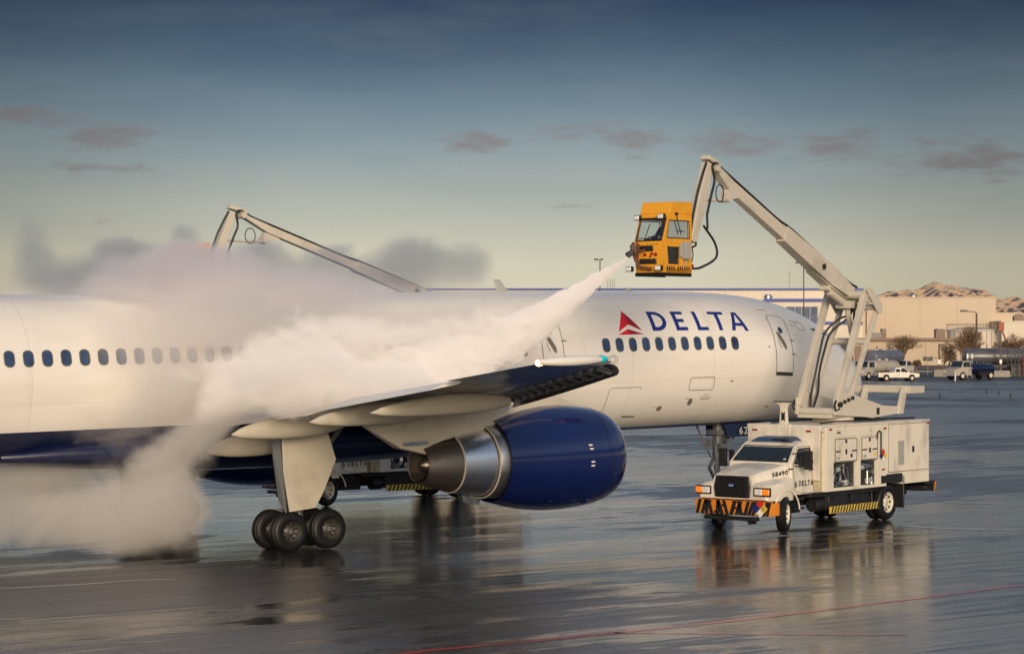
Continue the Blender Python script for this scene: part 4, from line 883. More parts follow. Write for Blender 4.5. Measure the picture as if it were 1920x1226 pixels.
def lerp(a, b, u): return Vector(a)+(Vector(b)-Vector(a))*u
def boom(t, J, knee, kink, tip, arm, k_b=1.0, turretx=-3.5):
    # J = [(foot x,z),(head x,z)] for the front link and for the rear link
    tr = MB(); x0 = turretx
    tr.cone((x0,-.72,3.22), (x0,.72,3.22), .11, .11, 20); tr.cone((x0-.9,0,2.88), (x0-.9,0,3.06), .62, .58, 28); tr.box((x0-.75,0,3.08), (1.9,1.1,.10))
    for sg in (1, -1):
        tr.prism([(x0+.12,sg*.60,3.12),(x0+.12,sg*.60,3.60),(x0-.35,sg*.60,3.78),(x0-1.0,sg*.60,3.68),(x0-2.6,sg*.60,3.34),(x0-3.55,sg*.60,3.30),(x0-3.60,sg*.60,3.08),(x0-2.0,sg*.60,2.98),(x0-1.6,sg*.60,3.02)], (0,sg*.08,0))
        tr.prism([(x0-3.45,sg*.60,3.06),(x0-3.75,sg*.60,3.06),(x0-4.0,sg*.60,3.84),(x0-3.78,sg*.60,3.84)], (0,sg*.12,0))
    tu = tr.build('turret', M_boom, t, bevel=.012)
    mb = MB(); mb.box((x0-3.95,0,3.80), (.22,1.5,.22)); mb.box((x0-4.35,-.1,3.78), (.9,1.9,.22)); mb.build('counterweight', M_boom, tu, bevel=.012)
    mb = MB()
    for sg in (1, -1):
        for k_ in range(4): mb.box((x0-.15-.22*k_,sg*.70,3.45+.05*k_), (.10,.08,.10))
        mb.cone((x0-.05,sg*.60,3.42), (x0-.05,sg*.80,3.42), .07, .07, 12); mb.tube([(x0+.1,sg*.7,3.55),(x0+.22,sg*.72,3.4),(x0+.12,sg*.7,3.25),(x0-.05,sg*.72,3.3)], .03); mb.box((x0-2.3,sg*.685,3.18), (.16,.02,.20))
    mb.build('pivot_block', M_frame, tu, bevel=.006)
    lk = []
    for sg in (1, -1):
        for (f_, h_), w_ in zip(J, ((.15,.21),(.11,.15))):
            mb = MB(); mb.beam((f_[0],sg*.62,f_[1]), (h_[0],sg*.62,h_[1]), w_, w_, (0,1,0)); lk.append(mb.build('lift_link', M_boom, t, bevel=.012))
        f2, h2 = J[0][1], J[1][1]
        mb = MB(); mb.prism([(f2[0]+.12,sg*.70,f2[1]+.18),(f2[0]-.25,sg*.70,f2[1]+.22),(h2[0]-.12,sg*.70,h2[1]+.1),(h2[0]-.10,sg*.70,h2[1]-.14),(h2[0]+.12,sg*.70,h2[1]-.15)], (0,sg*.05,0)); mb.build('knuckle_plate', M_boom, t, bevel=.01)
    mid = lerp((J[0][1][0],0,J[0][1][1]), (J[1][1][0],0,J[1][1][1]), .5)
    mb = MB(); 
    for u, r_ in ((.02,.12),(.38,.10),(.9,.09)):
        p = lerp((J[0][1][0],0,J[0][1][1]), (J[1][1][0],0,J[1][1][1]), u); mb.cone((p.x,-.66,p.z), (p.x,.66,p.z), r_, r_, 16); mb.build('cross_tube', M_boom, t); mb = MB()
    p = lerp((J[1][0][0],0,J[1][0][1]), (J[1][1][0],0,J[1][1][1]), .62); mb.cone((p.x,-.66,p.z), (p.x,.66,p.z), .09, .09, 16)
    mb.build('cross_tube', M_boom, t)
    mb = MB()
    for sg, dx in ((-1,.0),(1,.06)):
        for q_ in range(2):
            f2, h2 = Vector((J[0][0][0],sg*.5,J[0][0][1])), Vector((J[0][1][0],sg*.5,J[0][1][1])); o_ = Vector((-.16-.11*q_,-sg*.05*q_,0))
            P_ = [Vector((x0-.1-.2*q_,sg*.15,3.15)), Vector((x0-.25-.1*q_,sg*.38,3.18)), lerp(f2,h2,.12)+o_*1.9] + [lerp(f2,h2,u)+o_*(1.5-u*.3+.25*math.sin(9*u+q_)) for u in (.3,.5,.66)] + [lerp(f2,h2,.78)+o_*2.3-Vector((0,sg*.25,0)), lerp(f2,h2,.80)+Vector((-.7,-sg*.45,.1+.1*q_)), lerp(f2,h2,.97)+Vector((-.5,-sg*.4,0))]
            mb.hose(P_, .033, 7)
    mb.build('hose', M_hose, t)
    # lift cylinder
    kn, kk, tp = Vector((knee[0],0,knee[1])), Vector((kink[0],0,kink[1])), Vector((tip[0],0,tip[1]))
    cb = lerp((J[0][1][0],0,J[0][1][1]), (J[1][1][0],0,J[1][1][1]), .42) + Vector((.35,0,-.12)); ct = kk+Vector((.25,0,-.34))
    mb = MB(); mb.cone(cb, lerp(cb, ct, .8), .11, .11, 18); mb.cone(lerp(cb, ct, .8), ct, .06, .06, 14); mb.cone(ct+Vector((0,-.16,0)), ct+Vector((0,.16,0)), .08, .08, 12); mb.box(cb, (.3,.5,.22)); mb.cone(cb+Vector((-.1,0,-.1)), cb+Vector((-.35,0,-.9)), .09, .07, 12); mb.build('hydraulic_cylinder', M_boom, t, bevel=.01)
    # upper boom
    d = (tp-kk).normalized(); up = Vector((-d.z,0,d.x)); 
    mb = MB(); m1 = lerp(kk, tp, .42)
    mb.loft([[p + Vector((0,sy*w_/2,0)) + u_*sz*h_/2 for sy, sz in ((-1,-1),(1,-1),(1,1),(-1,1))] for p, w_, h_, u_ in ((kn,.32,.32,up),(kk,.36,.56*k_b,up),(m1,.32,.45*k_b,up))])
    mb.prism([kk-up*.30+Vector((.1,-.15,0)), kk-up*.30+Vector((1.0,-.15,.42)), kn-up*.1+Vector((.15,-.15,-.12)), kn+Vector((-.0,-.15,-.28))], (0,.3,0))
    ob = mb.build('upper_boom', M_boom, t, bevel=.015)
    mb = MB(); mb.loft([[p + Vector((0,sy*w_/2,0)) + up*sz*h_/2 for sy, sz in ((-1,-1),(1,-1),(1,1),(-1,1))] for p, w_, h_ in ((lerp(kk,tp,.40),.25,.36*k_b),(lerp(kk,tp,.86),.24,.33*k_b))]+[[tp+Vector((0,sy*.13,0))+q for sy, q in ((-1,up*.06),(1,up*.06),(1,up*.22),(-1,up*.22))]])
    ib = mb.build('inner_boom', M_boom, ob, bevel=.012)
    mb = MB(); 
    for u in (.45,.62,.80): p = lerp(kk, tp, u); mb = MB(); mb.box(p+up*.20*k_b, (.12,.10,.05), Matrix.Rotation(-math.atan2(d.z, d.x), 3, 'Y')); mb.build('hose_clamp', M_frame, ob)
    p = lerp(kk, tp, .10); mb = MB(); mb.cone(p+Vector((0,.20,0)), p+Vector((0,.215,0)), .09, .09, 16); mb.build('access_hole', M_black, ob)
    mb = MB(); hp = [kn+Vector((-.3,.1,.18)), kn+up*.30+d*.2] + [lerp(kk, tp, u)+up*(.27 if u < .42 else .21)*k_b+Vector((0,.10,0)) for u in (0,.1,.25,.4,.5,.7,.85,.95)] + [tp+up*.22+Vector((.05,.13,0)), tp+Vector((.20,.17,.10))]
    am = [Vector((x,0,z)) for x, z in arm]; ad = (am[1]-am[0]).normalized(); au = Vector((-ad.z,0,ad.x))
    hp += [lerp(am[0], am[1], u)-au*.26+Vector((0,.15,0)) for u in (.15,.35,.6)]
    mb.hose(hp, .035, 8)
    mb.tube([lerp(am[0], am[1], u)+au*(.20+.10*math.sin(PI*u))+Vector((0,.1,0)) for u in (0,.15,.4,.7,.95)], .03, 8)
    c = tp - d*.55 - up*.42; mb.tube([c+Vector((.19*math.cos(a),.05,.24*math.sin(a))) for a in [2*PI*i/20 for i in range(21)]], .016, 6)
    # hose drooping from the arm to the cabin
    e0 = lerp(am[0], am[1], .6)-au*.26+Vector((0,.15,0)); B = Vector((am[1].x,0,am[1].z))
    mb.hose([e0, e0+Vector((.06,.05,-.4)), B+Vector((-.22,.28,.42)), B+Vector((-.72,.30,-.02)), B+Vector((-.70,.35,-.42)), B+Vector((.10,.40,-.70)), B+Vector((.55,.42,-.74))], .032, 8)
    mb.build('hose', M_hose, ob)
    # drop arm, link rod
    mb = MB(); mb.loft([[p+Vector((0,sy*w_/2,0))+au*sz*h_/2 for sy, sz in ((-1,-1),(1,-1),(1,1),(-1,1))] for p, w_, h_ in ((am[0]+Vector((0,0,.05)),.24,.24),(lerp(am[0],am[1],.45),.24,.38*k_b),(am[1],.22,.24))])
    mb.beam(tp+Vector((-.25,0,.16)), am[0]+Vector((.12,0,.22)), (.30,.12), None, (0,1,0)); mb.cone(tp+Vector((-.1,-.2,.05)), tp+Vector((-.1,.2,.05)), .09, .09, 14); da = mb.build('drop_arm', M_boom, t, bevel=.012)
    mb = MB(); q0 = lerp(kk, tp, .86)-up*.42; q1 = lerp(am[0], am[1], .42)-au*.18
    mb.cone(q0, q1, .045, .045, 10); mb.cone(q0+Vector((0,-.15,0)), q0+Vector((0,.15,0)), .07, .07, 12); mb.prism([q0+Vector((-.05,-.13,0)), q0+Vector((.12,-.13,0)), lerp(kk,tp,.875)-up*.15+Vector((0,-.13,0)), lerp(kk,tp,.80)-up*.15+Vector((0,-.13,0))], (0,.26,0)); mb.build('link_rod', M_boom, da)
    return ob

def basket(t, X1, zt_):      # operator's cabin; X1 = front face, zt_ = roof top
    X0 = X1-1.35; w_ = .47; zb = zt_-1.90; Z = lambda a: zt_-a
    mb = MB(); T_ = .04
    # roof
    mb.loft([[(X1-.30,-w_,Z(.34)),(X1-.30,w_,Z(.34)),(X0-.02,w_,Z(.34)),(X0-.02,-w_,Z(.34))],[(X1-.42,-w_,Z(.03)),(X1-.42,w_,Z(.03)),(X0-.02,w_,Z(0)),(X0-.02,-w_,Z(0))]])
    # floor and lower front
    mb.box(((X0+X1)/2-.08,0,zb+.06), (1.20,w_*2,.12))
    # front upper: leaning frame round the windscreen
    fo = [(X1-.02,-w_,Z(1.12)),(X1-.02,w_,Z(1.12)),(X1-.30,w_,Z(.34)),(X1-.30,-w_,Z(.34))]; fi = [(X1-.045,-w_+.05,Z(1.06)),(X1-.045,w_-.06,Z(1.06)),(X1-.26,w_-.05,Z(.46)),(X1-.26,-w_+.06,Z(.46))]
    ringframe(mb, fo, fi, (-T_,0,0))
    # front lower: two dark slots framed
    lo = [(X1-.12,-w_,zb),(X1-.12,w_,zb),(X1-.02,w_,Z(1.12)),(X1-.02,-w_,Z(1.12))]
    mb.prism(lo, (-T_,0,0))
    for sg in (1, -1):
        y = sg*w_
        # upper side frame
        so = [(X1-.02,y,Z(1.12)),(X0,y,Z(1.12)),(X0,y,Z(.34)),(X1-.30,y,Z(.34))]; si = [(X1-.14,y,Z(1.02)),(X0+.10,y,Z(1.02)),(X0+.10,y,Z(.50)),(X1-.34,y,Z(.50))]
        if sg > 0: so = [(X1-.02,y,Z(1.12)),(X0,y,Z(1.12)),(X0,y,Z(.34)),(X1-.30,y,Z(.34))]; si = [(X1-.20,y,Z(.98)),(X0+.12,y,Z(.98)),(X0+.14,y,Z(.52)),(X1-.30,y,Z(.52))]
        ringframe(mb, so, si, (0,-sg*T_,0))
        so = [(X1-.12,y,zb),(X0,y,zb),(X0,y,Z(1.12)),(X1-.02,y,Z(1.12))]; si = [(X1-.28,y,Z(1.66)),(X1-.72,y,Z(1.66)),(X1-.78,y,Z(1.22)),(X1-.22,y,Z(1.22))]
        ringframe(mb, so, si, (0,-sg*T_,0))
    ringframe(mb, [(X0,-w_,Z(1.12)),(X0,w_,Z(1.12)),(X0,w_,Z(.34)),(X0,-w_,Z(.34))], [(X0,-w_+.06,Z(1.05)),(X0,w_-.06,Z(1.05)),(X0,w_-.06,Z(.42)),(X0,-w_+.06,Z(.42))], (T_,0,0))
    mb.box((X0+.02,0,(zb+Z(1.12))/2), (.04,w_*2,Z(1.12)-zb))
    bk = mb.build('operator_cabin', M_yellow, t, bevel=.012)
    gl = MB(); gl.face([(X1-.06,-w_+.05,Z(1.06)),(X1-.06,w_-.06,Z(1.06)),(X1-.275,w_-.05,Z(.46)),(X1-.275,-w_+.06,Z(.46))]); gl.build('windshield', M_clear, bk)
    gl = MB(); gl.tube([(X1-.035,-w_+.05,Z(1.06)),(X1-.035,w_-.06,Z(1.06)),(X1-.25,w_-.05,Z(.46)),(X1-.25,-w_+.06,Z(.46)),(X1-.035,-w_+.05,Z(1.06))], .016, 6); gl.build('window_seal', M_black, bk)
    for sg in (1, -1):
        y = sg*(w_-.02)
        for P in ([(X1-.20,y,Z(.98)),(X0+.12,y,Z(.98)),(X0+.14,y,Z(.52)),(X1-.30,y,Z(.52))], [(X1-.28,y,Z(1.66)),(X1-.72,y,Z(1.66)),(X1-.78,y,Z(1.22)),(X1-.22,y,Z(1.22))]):
            gl = MB(); gl.face(P); gl.build('side_window', M_clear, bk); gl = MB(); gl.tube([(x, sg*(w_+.004), z) for x, _, z in P+[P[0]]], .015, 6); gl.build('window_seal', M_black, bk)
    gl = MB(); gl.face([(X0+.02,-w_+.06,Z(1.05)),(X0+.02,w_-.06,Z(1.05)),(X0+.02,w_-.06,Z(.42)),(X0+.02,-w_+.06,Z(.42))]); gl.build('rear_window', M_clear, bk)
    mb = MB(); mb.tube([(X1-.02,-.10,Z(.98)),(X1-.12,-.02,Z(.62))], .012); mb.tube([(X1-.60,w_+.03,Z(.36)),(X1-.66,w_+.03,Z(.55)),(X1-.80,w_+.03,Z(.88))], .012); mb.tube([(X1-.72,w_+.03,Z(.78)),(X1-.98,w_+.03,Z(.80))], .010); mb.box((X1-.6,w_+.03,Z(.34)), (.08,.06,.06)); mb.build('wiper', M_black, bk)
    mb = MB(); mb.box((X1-.12,-.08,Z(1.26)), (.20,.46,.16)); mb.box((X1-.12,-.05,Z(1.60)), (.14,.55,.14)); mb.build('control_slot', M_black, bk, bevel=.02)
    for y, z, r_ in ((.10,1.40,.035),(.22,1.42,.045),(-.12,1.42,.04),(.05,1.47,.025)):
        mb = MB(); mb.cone((X1-.08,y,Z(z)), (X1-.02,y,Z(z)), r_, r_, 12); mb.build('knob', M_redd, bk)
    for k_ in range(4):
        mb = MB(); mb.cone((X1-.05,-.02+.1*k_,Z(1.155)), (X1-.02,-.02+.1*k_,Z(1.155)), .018, .018, 8); mb.build('bolt', M_frame, bk)
    for y, z, dx in ((-w_+.02,.44,-.16),(w_-.14,.42,-.16),(-w_-.08,1.80,.06),(w_-.10,1.78,.02)):
        mb = MB(); mb.box((X1+dx,y,Z(z)), (.12,.20,.14)); hl = mb.build('work_light', M_frame, bk, bevel=.015); mb = MB(); mb.box((X1+dx+.065,y,Z(z)), (.02,.17,.11)); mb.build('lens', M_lamp, hl, bevel=.01)
    mb = MB(); mb.box((X1-.98,w_+.08,Z(1.30)), (.22,.14,.46)); mb.box((X1-.80,w_+.04,Z(1.30)), (.08,.07,.36)); mb.tube([(X1-.98,w_+.08,Z(1.53)),(X1-.95,w_+.06,Z(1.66)),(X1-.9,w_+.03,Z(1.78))], .015); mb.build('junction_box', M_grey, bk, bevel=.012)
    mb = MB(); mb.tube([(X0-.02,w_,Z(1.20)),(X0-.12,w_+.04,Z(1.16)),(X0-.14,w_+.04,Z(1.06))], .03); mb.tube([(X0-.02,w_,Z(1.22)),(X0-.06,w_,Z(1.4)),(X0-.0,w_,Z(1.6))], .015); mb.build('grab_handle', M_black, bk)
    mb = MB(); mb.box((X0-.06,w_-.1,Z(1.72)), (.16,.14,.14)); mb.build('hose_coupling', M_redd, bk, bevel=.02)
    mb = MB(); mb.cone((X1-.12,-w_,zb-.045), (X1-.12,w_,zb-.045), .05, .05, 12); mb.cone((X1-.12,w_-.05,zb-.045), (X0,w_-.05,zb-.045), .05, .05, 12); mb.cone((X1-.12,-w_+.05,zb-.045), (X0,-w_+.05,zb-.045), .05, .05, 12); mb.build('bumper_strip', M_rubber, bk)
    mb = MB()
    for k_ in range(11):
        if k_ == 4: continue
        x = X1-.22-.10*k_; mb.box((x,w_+.003,zb+.13), (.055,.006,.09))
    mb.build('stencil', M_black, bk)
    text_box(bk, 'unit_number', '8', (X1-.395+.03,-.16,Z(.24)), (0,.09,0), (-.05,0,.14), M_black, .03)
    # nozzle gun on the front
    mb = MB(); mb.tube([(X1-.02,-.28,Z(1.20)),(X1+.16,-.30,Z(1.22)),(X1+.20,-.34,Z(1.38)),(X1+.12,-.30,Z(1.58)),(X1+.05,-.22,Z(1.75)),(X1-.02,.1,Z(1.80))], .045); mb.cone((X1+.16,-.30,Z(1.10)), (X1+.16,-.30,Z(1.36)), .09, .09, 14); mb.cone((X1+.16,-.2,Z(1.22)), (X1+.16,-.42,Z(1.22)), .07, .07, 12); mb.tube([(X1+.0,-.1,Z(1.30)),(X1+.18,-.15,Z(1.34)),(X1+.2,-.25,Z(1.45))], .03)
    mb.box((X1+.1,-.30,Z(1.5)), (.1,.08,.22)); mb.build('pipework', mat('rusty_pipe', (.16,.07,.045), .5, var=.5, metal=.3), bk)
    mb = MB(); n0 = Vector((X1+.16,-.30,Z(1.30))); n1 = Vector((X1+.24,-.34,Z(1.36))); n2 = Vector((X1+.37,-.40,Z(1.45))); mb.cone(n0, n1, .05, .05, 12); mb.cone(n1, n2, .07, .085, 18); mb.cone(n1+Vector((0,0,.05)), n1+Vector((0,0,.2)), .05, .04, 10); mb.cone(n1-(n2-n1)*.1, n1, .09, .09, 18); mb.build('nozzle', M_dark, bk, bevel=.005)
    return bk, n2
def truck_frame(contact, rear):
    rear = Vector((rear[0], rear[1], 0)).normalized(); f_ = -rear; l_ = Vector((-f_.y, f_.x, 0)); o = Vector((contact[0], contact[1], 0)) - l_*1.07
    return o, math.atan2(f_.y, f_.x)
o1, a1 = truck_frame((-10.227,-7.556), (.970,.240)); o2, a2 = truck_frame((-15.017,8.325), (.999,.033))
T1 = thing('deicing_truck', 'cream de-icing truck numbered 58490 standing clear in front of the airliner nose, boom raised', 'de-icing truck', o1, (0,0,a1), 'de-icing trucks')
truck_body(T1)
T2 = copy_tree(T1); T2.location = o2; T2.rotation_euler = (0,0,a2)
tag(T2, 'de-icing truck half hidden behind the airliner, its boom rising out of the steam', 'de-icing truck', 'de-icing trucks')
boom(T1, [((-3.5,3.36),(-5.12,6.62)), ((-4.30,3.62),(-5.86,6.22))], (-5.28,6.66), (-4.18,7.14), (1.95,9.92), [(2.15,10.05),(2.95,7.95)])
bk1, noz = basket(T1, 4.92, 8.98)
boom(T2, [((-3.5,3.36),(-5.4,6.1)), ((-4.30,3.62),(-6.1,5.7))], (-5.9,6.3), (-5.0,6.62), (2.6,9.12), [(2.85,9.22),(3.65,7.4)], .72)
bk2, _n = basket(T2, 5.3, 8.27)
noz_w = mtx(T1) @ noz

# the operator inside the near cabin
def person_in_cabin():
    c = mtx(T1) @ Vector((4.02,0,7.20)); t = thing('person', 'person in dark clothing working the spray inside the yellow operator cabin', 'person', c, (0,0,a1))
    V = [((0,0,.50),.17),((0,0,.75),.16),((.03,0,1.0),.19),((.05,0,1.16),.09),((.07,0,1.25),.075),
         ((.0,.12,.48),.11),((.40,.13,.50),.08),((.42,.13,.08),.06),((.54,.13,.03),.05), ((.0,-.12,.48),.11),((.40,-.13,.50),.08),((.42,-.13,.08),.06),((.54,-.13,.03),.05),
         ((.04,.21,1.05),.075),((.18,.28,.80),.055),((.42,.20,.82),.04),((.50,.18,.83),.035), ((.04,-.21,1.05),.075),((.18,-.28,.80),.055),((.42,-.20,.82),.04),((.50,-.18,.83),.035)]
    E = [(0,1),(1,2),(2,3),(3,4),(0,5),(5,6),(6,7),(7,8),(0,9),(9,10),(10,11),(11,12),(2,13),(13,14),(14,15),(15,16),(2,17),(17,18),(18,19),(19,20)]
    me = bpy.data.meshes.new('body'); me.from_pydata([v for v, _ in V], E, []); o = bpy.data.objects.new('body', me); COL.objects.link(o); o.parent = t
    me.materials.append(mat('dark_jacket', (.035,.03,.06), .8)); sk = o.modifiers.new('s', 'SKIN'); 
    for i, (_, r_) in enumerate(V): me.skin_vertices[0].data[i].radius = (r_, r_)
    me.skin_vertices[0].data[0].use_root = True
    ss_ = o.modifiers.new('ss', 'SUBSURF'); ss_.levels = ss_.render_levels = 2
    M_skin = mat('skin', (.45,.24,.16), .55)
    mb = MB(); mb.lathe([(-.13,.02),(-.115,.055),(-.07,.078),(0,.088),(.06,.084),(.11,.055),(.13,.01)], (.09,0,1.38), (0,0,1), 20); mb.cone((.17,0,1.375), (.195,0,1.36), .016, .008, 8); mb.box((.172,0,1.325), (.01,.05,.012)); hd = mb.build('head', M_skin, t, smooth=60)
    for y in (-.032,.032): mb = MB(); mb.cone((.165,y,1.39), (.176,y,1.39), .012, .008, 8); mb.build('eye', M_black, hd)
    for y in (-.09,.09): mb = MB(); mb.cone((.08,y,1.37), (.085,y*1.1,1.375), .028, .02, 10); mb.build('ear', M_skin, hd)
    mb = MB(); mb.lathe([(-.02,.093),(.05,.092),(.10,.070),(.14,.02)], (.075,0,1.40), (0,0,1), 20); mb.build('hair', M_black, t, smooth=60)
    for sg in (1, -1):
        mb = MB(); w0 = Vector((.50,sg*.18,.83))
        mb.loft([[w0+Vector((x,y*sc,z*sc)) for y, z in ((-.035,-.014),(.035,-.014),(.035,.014),(-.035,.014))] for x, sc in ((0,.7),(.04,1.05),(.085,1.0))])
        for q_, (y, L_) in enumerate(((-.028,.06),(-.010,.072),(.010,.068),(.028,.052))): mb.tube([w0+Vector((.08,y,0)), w0+Vector((.08+L_*.5,y,-.008)), w0+Vector((.08+L_*.75,y,-.03))], .009, 6)
        mb.tube([w0+Vector((.03,-sg*.035,0)), w0+Vector((.06,-sg*.06,-.01)), w0+Vector((.09,-sg*.062,-.02))], .010, 6); mb.build('hand', M_skin, t)
    mb = MB(); mb.box((0,0,.30), (.42,.44,.10)); mb.box((-.24,0,.65), (.10,.42,.62)); mb.cone((0,0,0), (0,0,.28), .06, .06, 10); sb = mb.build('operator_seat', M_black, None, bevel=.03); sb.parent = bk1; sb.matrix_parent_inverse = Matrix.Identity(4); sb.location = (4.02,0,7.15)
    mb = MB(); mb.box((4.56,0,7.86), (.10,.7,.26)); mb.cone((4.50,.14,7.95), (4.46,.14,8.10), .015, .015, 8); mb.cone((4.50,-.14,7.95), (4.46,-.14,8.10), .015, .015, 8); mb.build('control_panel', M_black, bk1, bevel=.02)
person_in_cabin()
# ------------------------------------------------------------------ background, each thing at its own distance
M_hang = mat('hangar_cladding', (.66,.59,.49), .6, var=.05, vscale=.05)
M_tan = mat('stucco_tan', (.56,.46,.35), .7, var=.05, vscale=.06)
M_tan2 = mat('stucco_beige', (.50,.41,.31), .7, var=.06, vscale=.08)
M_trimb = mat('brown_trim', (.24,.17,.13), .7)
M_blueb = mat('blue_band', (.02,.06,.32), .5, var=.08)
M_brown = mat('pole_brown', (.09,.06,.045), .6)
M_twig = mat('twig_bark', (.22,.15,.09), .9, var=.3, vscale=2)
M_twig2 = mat('dry_leaf_twig', (.24,.15,.08), .9, var=.4, vscale=2)
M_asph = mat('dark_asphalt', (.03,.028,.03), .6, var=.3, vscale=.05)
M_kerb = mat('kerb_concrete', (.30,.27,.24), .8, var=.2, vscale=.3)
M_tank = mat('tank_grey', (.14,.14,.15), .35, var=.2, vscale=.4, metal=.3)
M_tankb = mat('tank_bluegrey', (.12,.13,.17), .4, var=.15, vscale=.4)
M_pale = mat('dusty_cream', (.42,.38,.32), .6, var=.25, vscale=.8)
M_redk = mat('red_kerb_paint', (.28,.02,.02), .6)
def vrot(): return Matrix.Rotation(-YAW, 4, 'Z')
def frame_at(px, d, z=0.0, turn=0.0):          # local x to the right across the view, y away
    p = bas(px, d, z); return p, (0,0,-YAW+turn)
def wid(p0, p1, d): return (p1-p0)*d/FPX
def building(name, label, px0, px1, pyt, d, depth, m, cat='building', group=None):
    w_ = wid(px0, px1, d); h_ = hz(pyt, d); p, r = frame_at((px0+px1)/2, d)
    t = thing(name, label, cat, p, r, group)
    mb = MB(); mb.box((0,depth/2,h_/2), (w_,depth,h_)); mb.build('wall', m, t)
    mb = MB(); mb.box((0,depth/2,h_+.12), (w_+.3,depth+.3,.24)); mb.build('roof', m if name != 'low_building' else M_trimb, t)
    return t, w_, h_
def bx_on(t, name, m, px0, px1, py0, py1, d, t0px, off=.12, th=.15, parent=None):   # flat piece on the front wall by photo extents
    x0, x1 = wid(t0px, px0, d), wid(t0px, px1, d); z0, z1 = hz(py1, d), hz(py0, d)
    mb = MB(); mb.box(((x0+x1)/2, -off, (z0+z1)/2), (x1-x0, th, z1-z0)); return mb.build(name, m, parent or t)
# hangar with blue bands
D = 430.; t, w_, h_ = building('hangar', 'long white hangar with blue bands along its roof, behind the airliner', 780, 1618, 543, D, 60, M_hang, 'hangar')
c = (780+1618)/2
bx_on(t, 'roof_band', M_blueb, 779, 1619, 540.5, 544, D, c, .3)
bx_on(t, 'wall_band', M_blueb, 1440, 1617, 603, 609, D, c)
dw = bx_on(t, 'hangar_door', M_pglass, 1474, 1533, 575, 611, D, c)
mb = MB(); 
for k_ in range(1, 5): mb.box((wid(c, 1474+k_*11.8, D), -.24, (hz(611,D)+hz(575,D))/2), (.22,.1,hz(575,D)-hz(611,D)))
mb.build('mullion', M_grey, dw)
for a_ in (1060, 1260, 1360): bx_on(t, 'panel_joint', M_kerb, a_, a_+.6, 546, 612, D, c, .05, .06)
# annex in front with its own band
D2 = 415.; t2, w2, h2 = building('hangar_annex', 'lower white annex with a blue roof band, behind the aircraft nose', 1432, 1612, 565, D2, 12, M_hang, 'annex')
for p_ in t2.children:
    pass
bx_on(t2, 'roof_band', M_blueb, 1431, 1613, 560, 565.5, D2, 1522, .3)
bx_on(t2, 'wall_band', M_blueb, 1500, 1612, 603, 608.5, D2, 1522)
bx_on(t2, 'window', M_pglass, 1474, 1533, 575, 610, D2, 1522, .05, .12)
for k_ in (1490, 1502, 1518): bx_on(t2, 'mullion', M_grey, k_, k_+1.2, 575, 610, D2, 1522, .16, .08)
mb = MB(); p = bas(1440, 418, hz(560, 418)); tv = thing('roof_vent', 'round roof vent on the white annex', 'roof vent', p, (0,0,-YAW))
mb.cone((0,0,0), (0,0,.35), .7, .7, 16); mb.cone((0,0,.35), (0,0,.5), .95, .95, 16); mb.cone((0,0,.5), (0,0,.75), .6, .5, 16); mb.build('cowl', M_alu, tv)
tv2 = copy_tree(tv); tv2.location = bas(1712, 455, hz(559, 455)); tv2['label'] = 'round roof vent shining on the big tan warehouse'
# tan warehouse and its lower wing
D3 = 450.; t3, w3, h3 = building('warehouse', 'big plain tan warehouse below the mountains', 1596, 1867, 559, D3, 80, M_tan, 'warehouse'); c3 = (1596+1867)/2
for a_ in (1660, 1725, 1795): bx_on(t3, 'panel_joint', M_tan2, a_, a_+.5, 561, 640, D3, c3, .04, .05)
t4, w4, h4 = building('warehouse_wing', 'lower tan wing stepping down at the right of the warehouse', 1867, 1906, 588, 455., 60, M_tan, 'warehouse')
t5, w5, h5 = building('warehouse_wing', 'long cream store running out of the right edge of the photo', 1878, 2080, 604, 440., 40, M_hang, 'warehouse')
mb = MB(); t6 = thing('roof_unit', 'brown air unit on the low cream store at far right', 'air unit', bas(1908, 442, hz(604, 442)), (0,0,-YAW)); mb.box((0,0,.6), (1.6,1.6,1.2)); mb.build('cabinet', M_trimb, t6, bevel=.05); mb = MB(); mb.cone((0,0,1.2), (0,0,1.6), .5, .4, 14); mb.build('fan_cowl', M_kerb, t6)
# low building in front
D7 = 385.; t7, w7, h7 = building('low_building', 'low beige workshop with a brown eave in front of the warehouse', 1600, 1800, 637, D7, 18, M_tan2, 'workshop'); c7 = 1700
bx_on(t7, 'eave', M_trimb, 1599, 1801, 633.5, 638.5, D7, c7, .35, .7)
bx_on(t7, 'downpipe', M_tan, 1736, 1737, 640, 690, D7, c7); bx_on(t7, 'wall_lamp', M_black, 1643, 1645.5, 650, 653, D7, c7, .2, .3); bx_on(t7, 'roller_door', M_trimb, 1602, 1615, 648, 690, D7, c7, .05, .1)
bx_on(t7, 'conduit', M_trimb, 1626, 1641, 654.6, 655.4, D7, c7, .1, .1)
for px, w__, h__, lb in ((1644,2.6,.9,'wide flat air unit on the workshop roof'), (1658,.9,1.5,'tall narrow flue box on the workshop roof'), (1764,1.9,1.5,'grey square air unit at the right of the workshop roof')):
    t8 = thing('roof_unit', lb, 'air unit', bas(px, 389, hz(634, 389)), (0,0,-YAW), 'air units on the workshop roof'); mb = MB(); mb.box((0,1,h__/2), (w__*.85,1.6,h__)); mb.build('cabinet', M_trimb if h__ > 1 else M_kerb, t8, bevel=.06); mb = MB(); mb.box((0,1,h__+.08), (w__*.6,1.1,.16)); mb.build('lid', M_grey, t8)
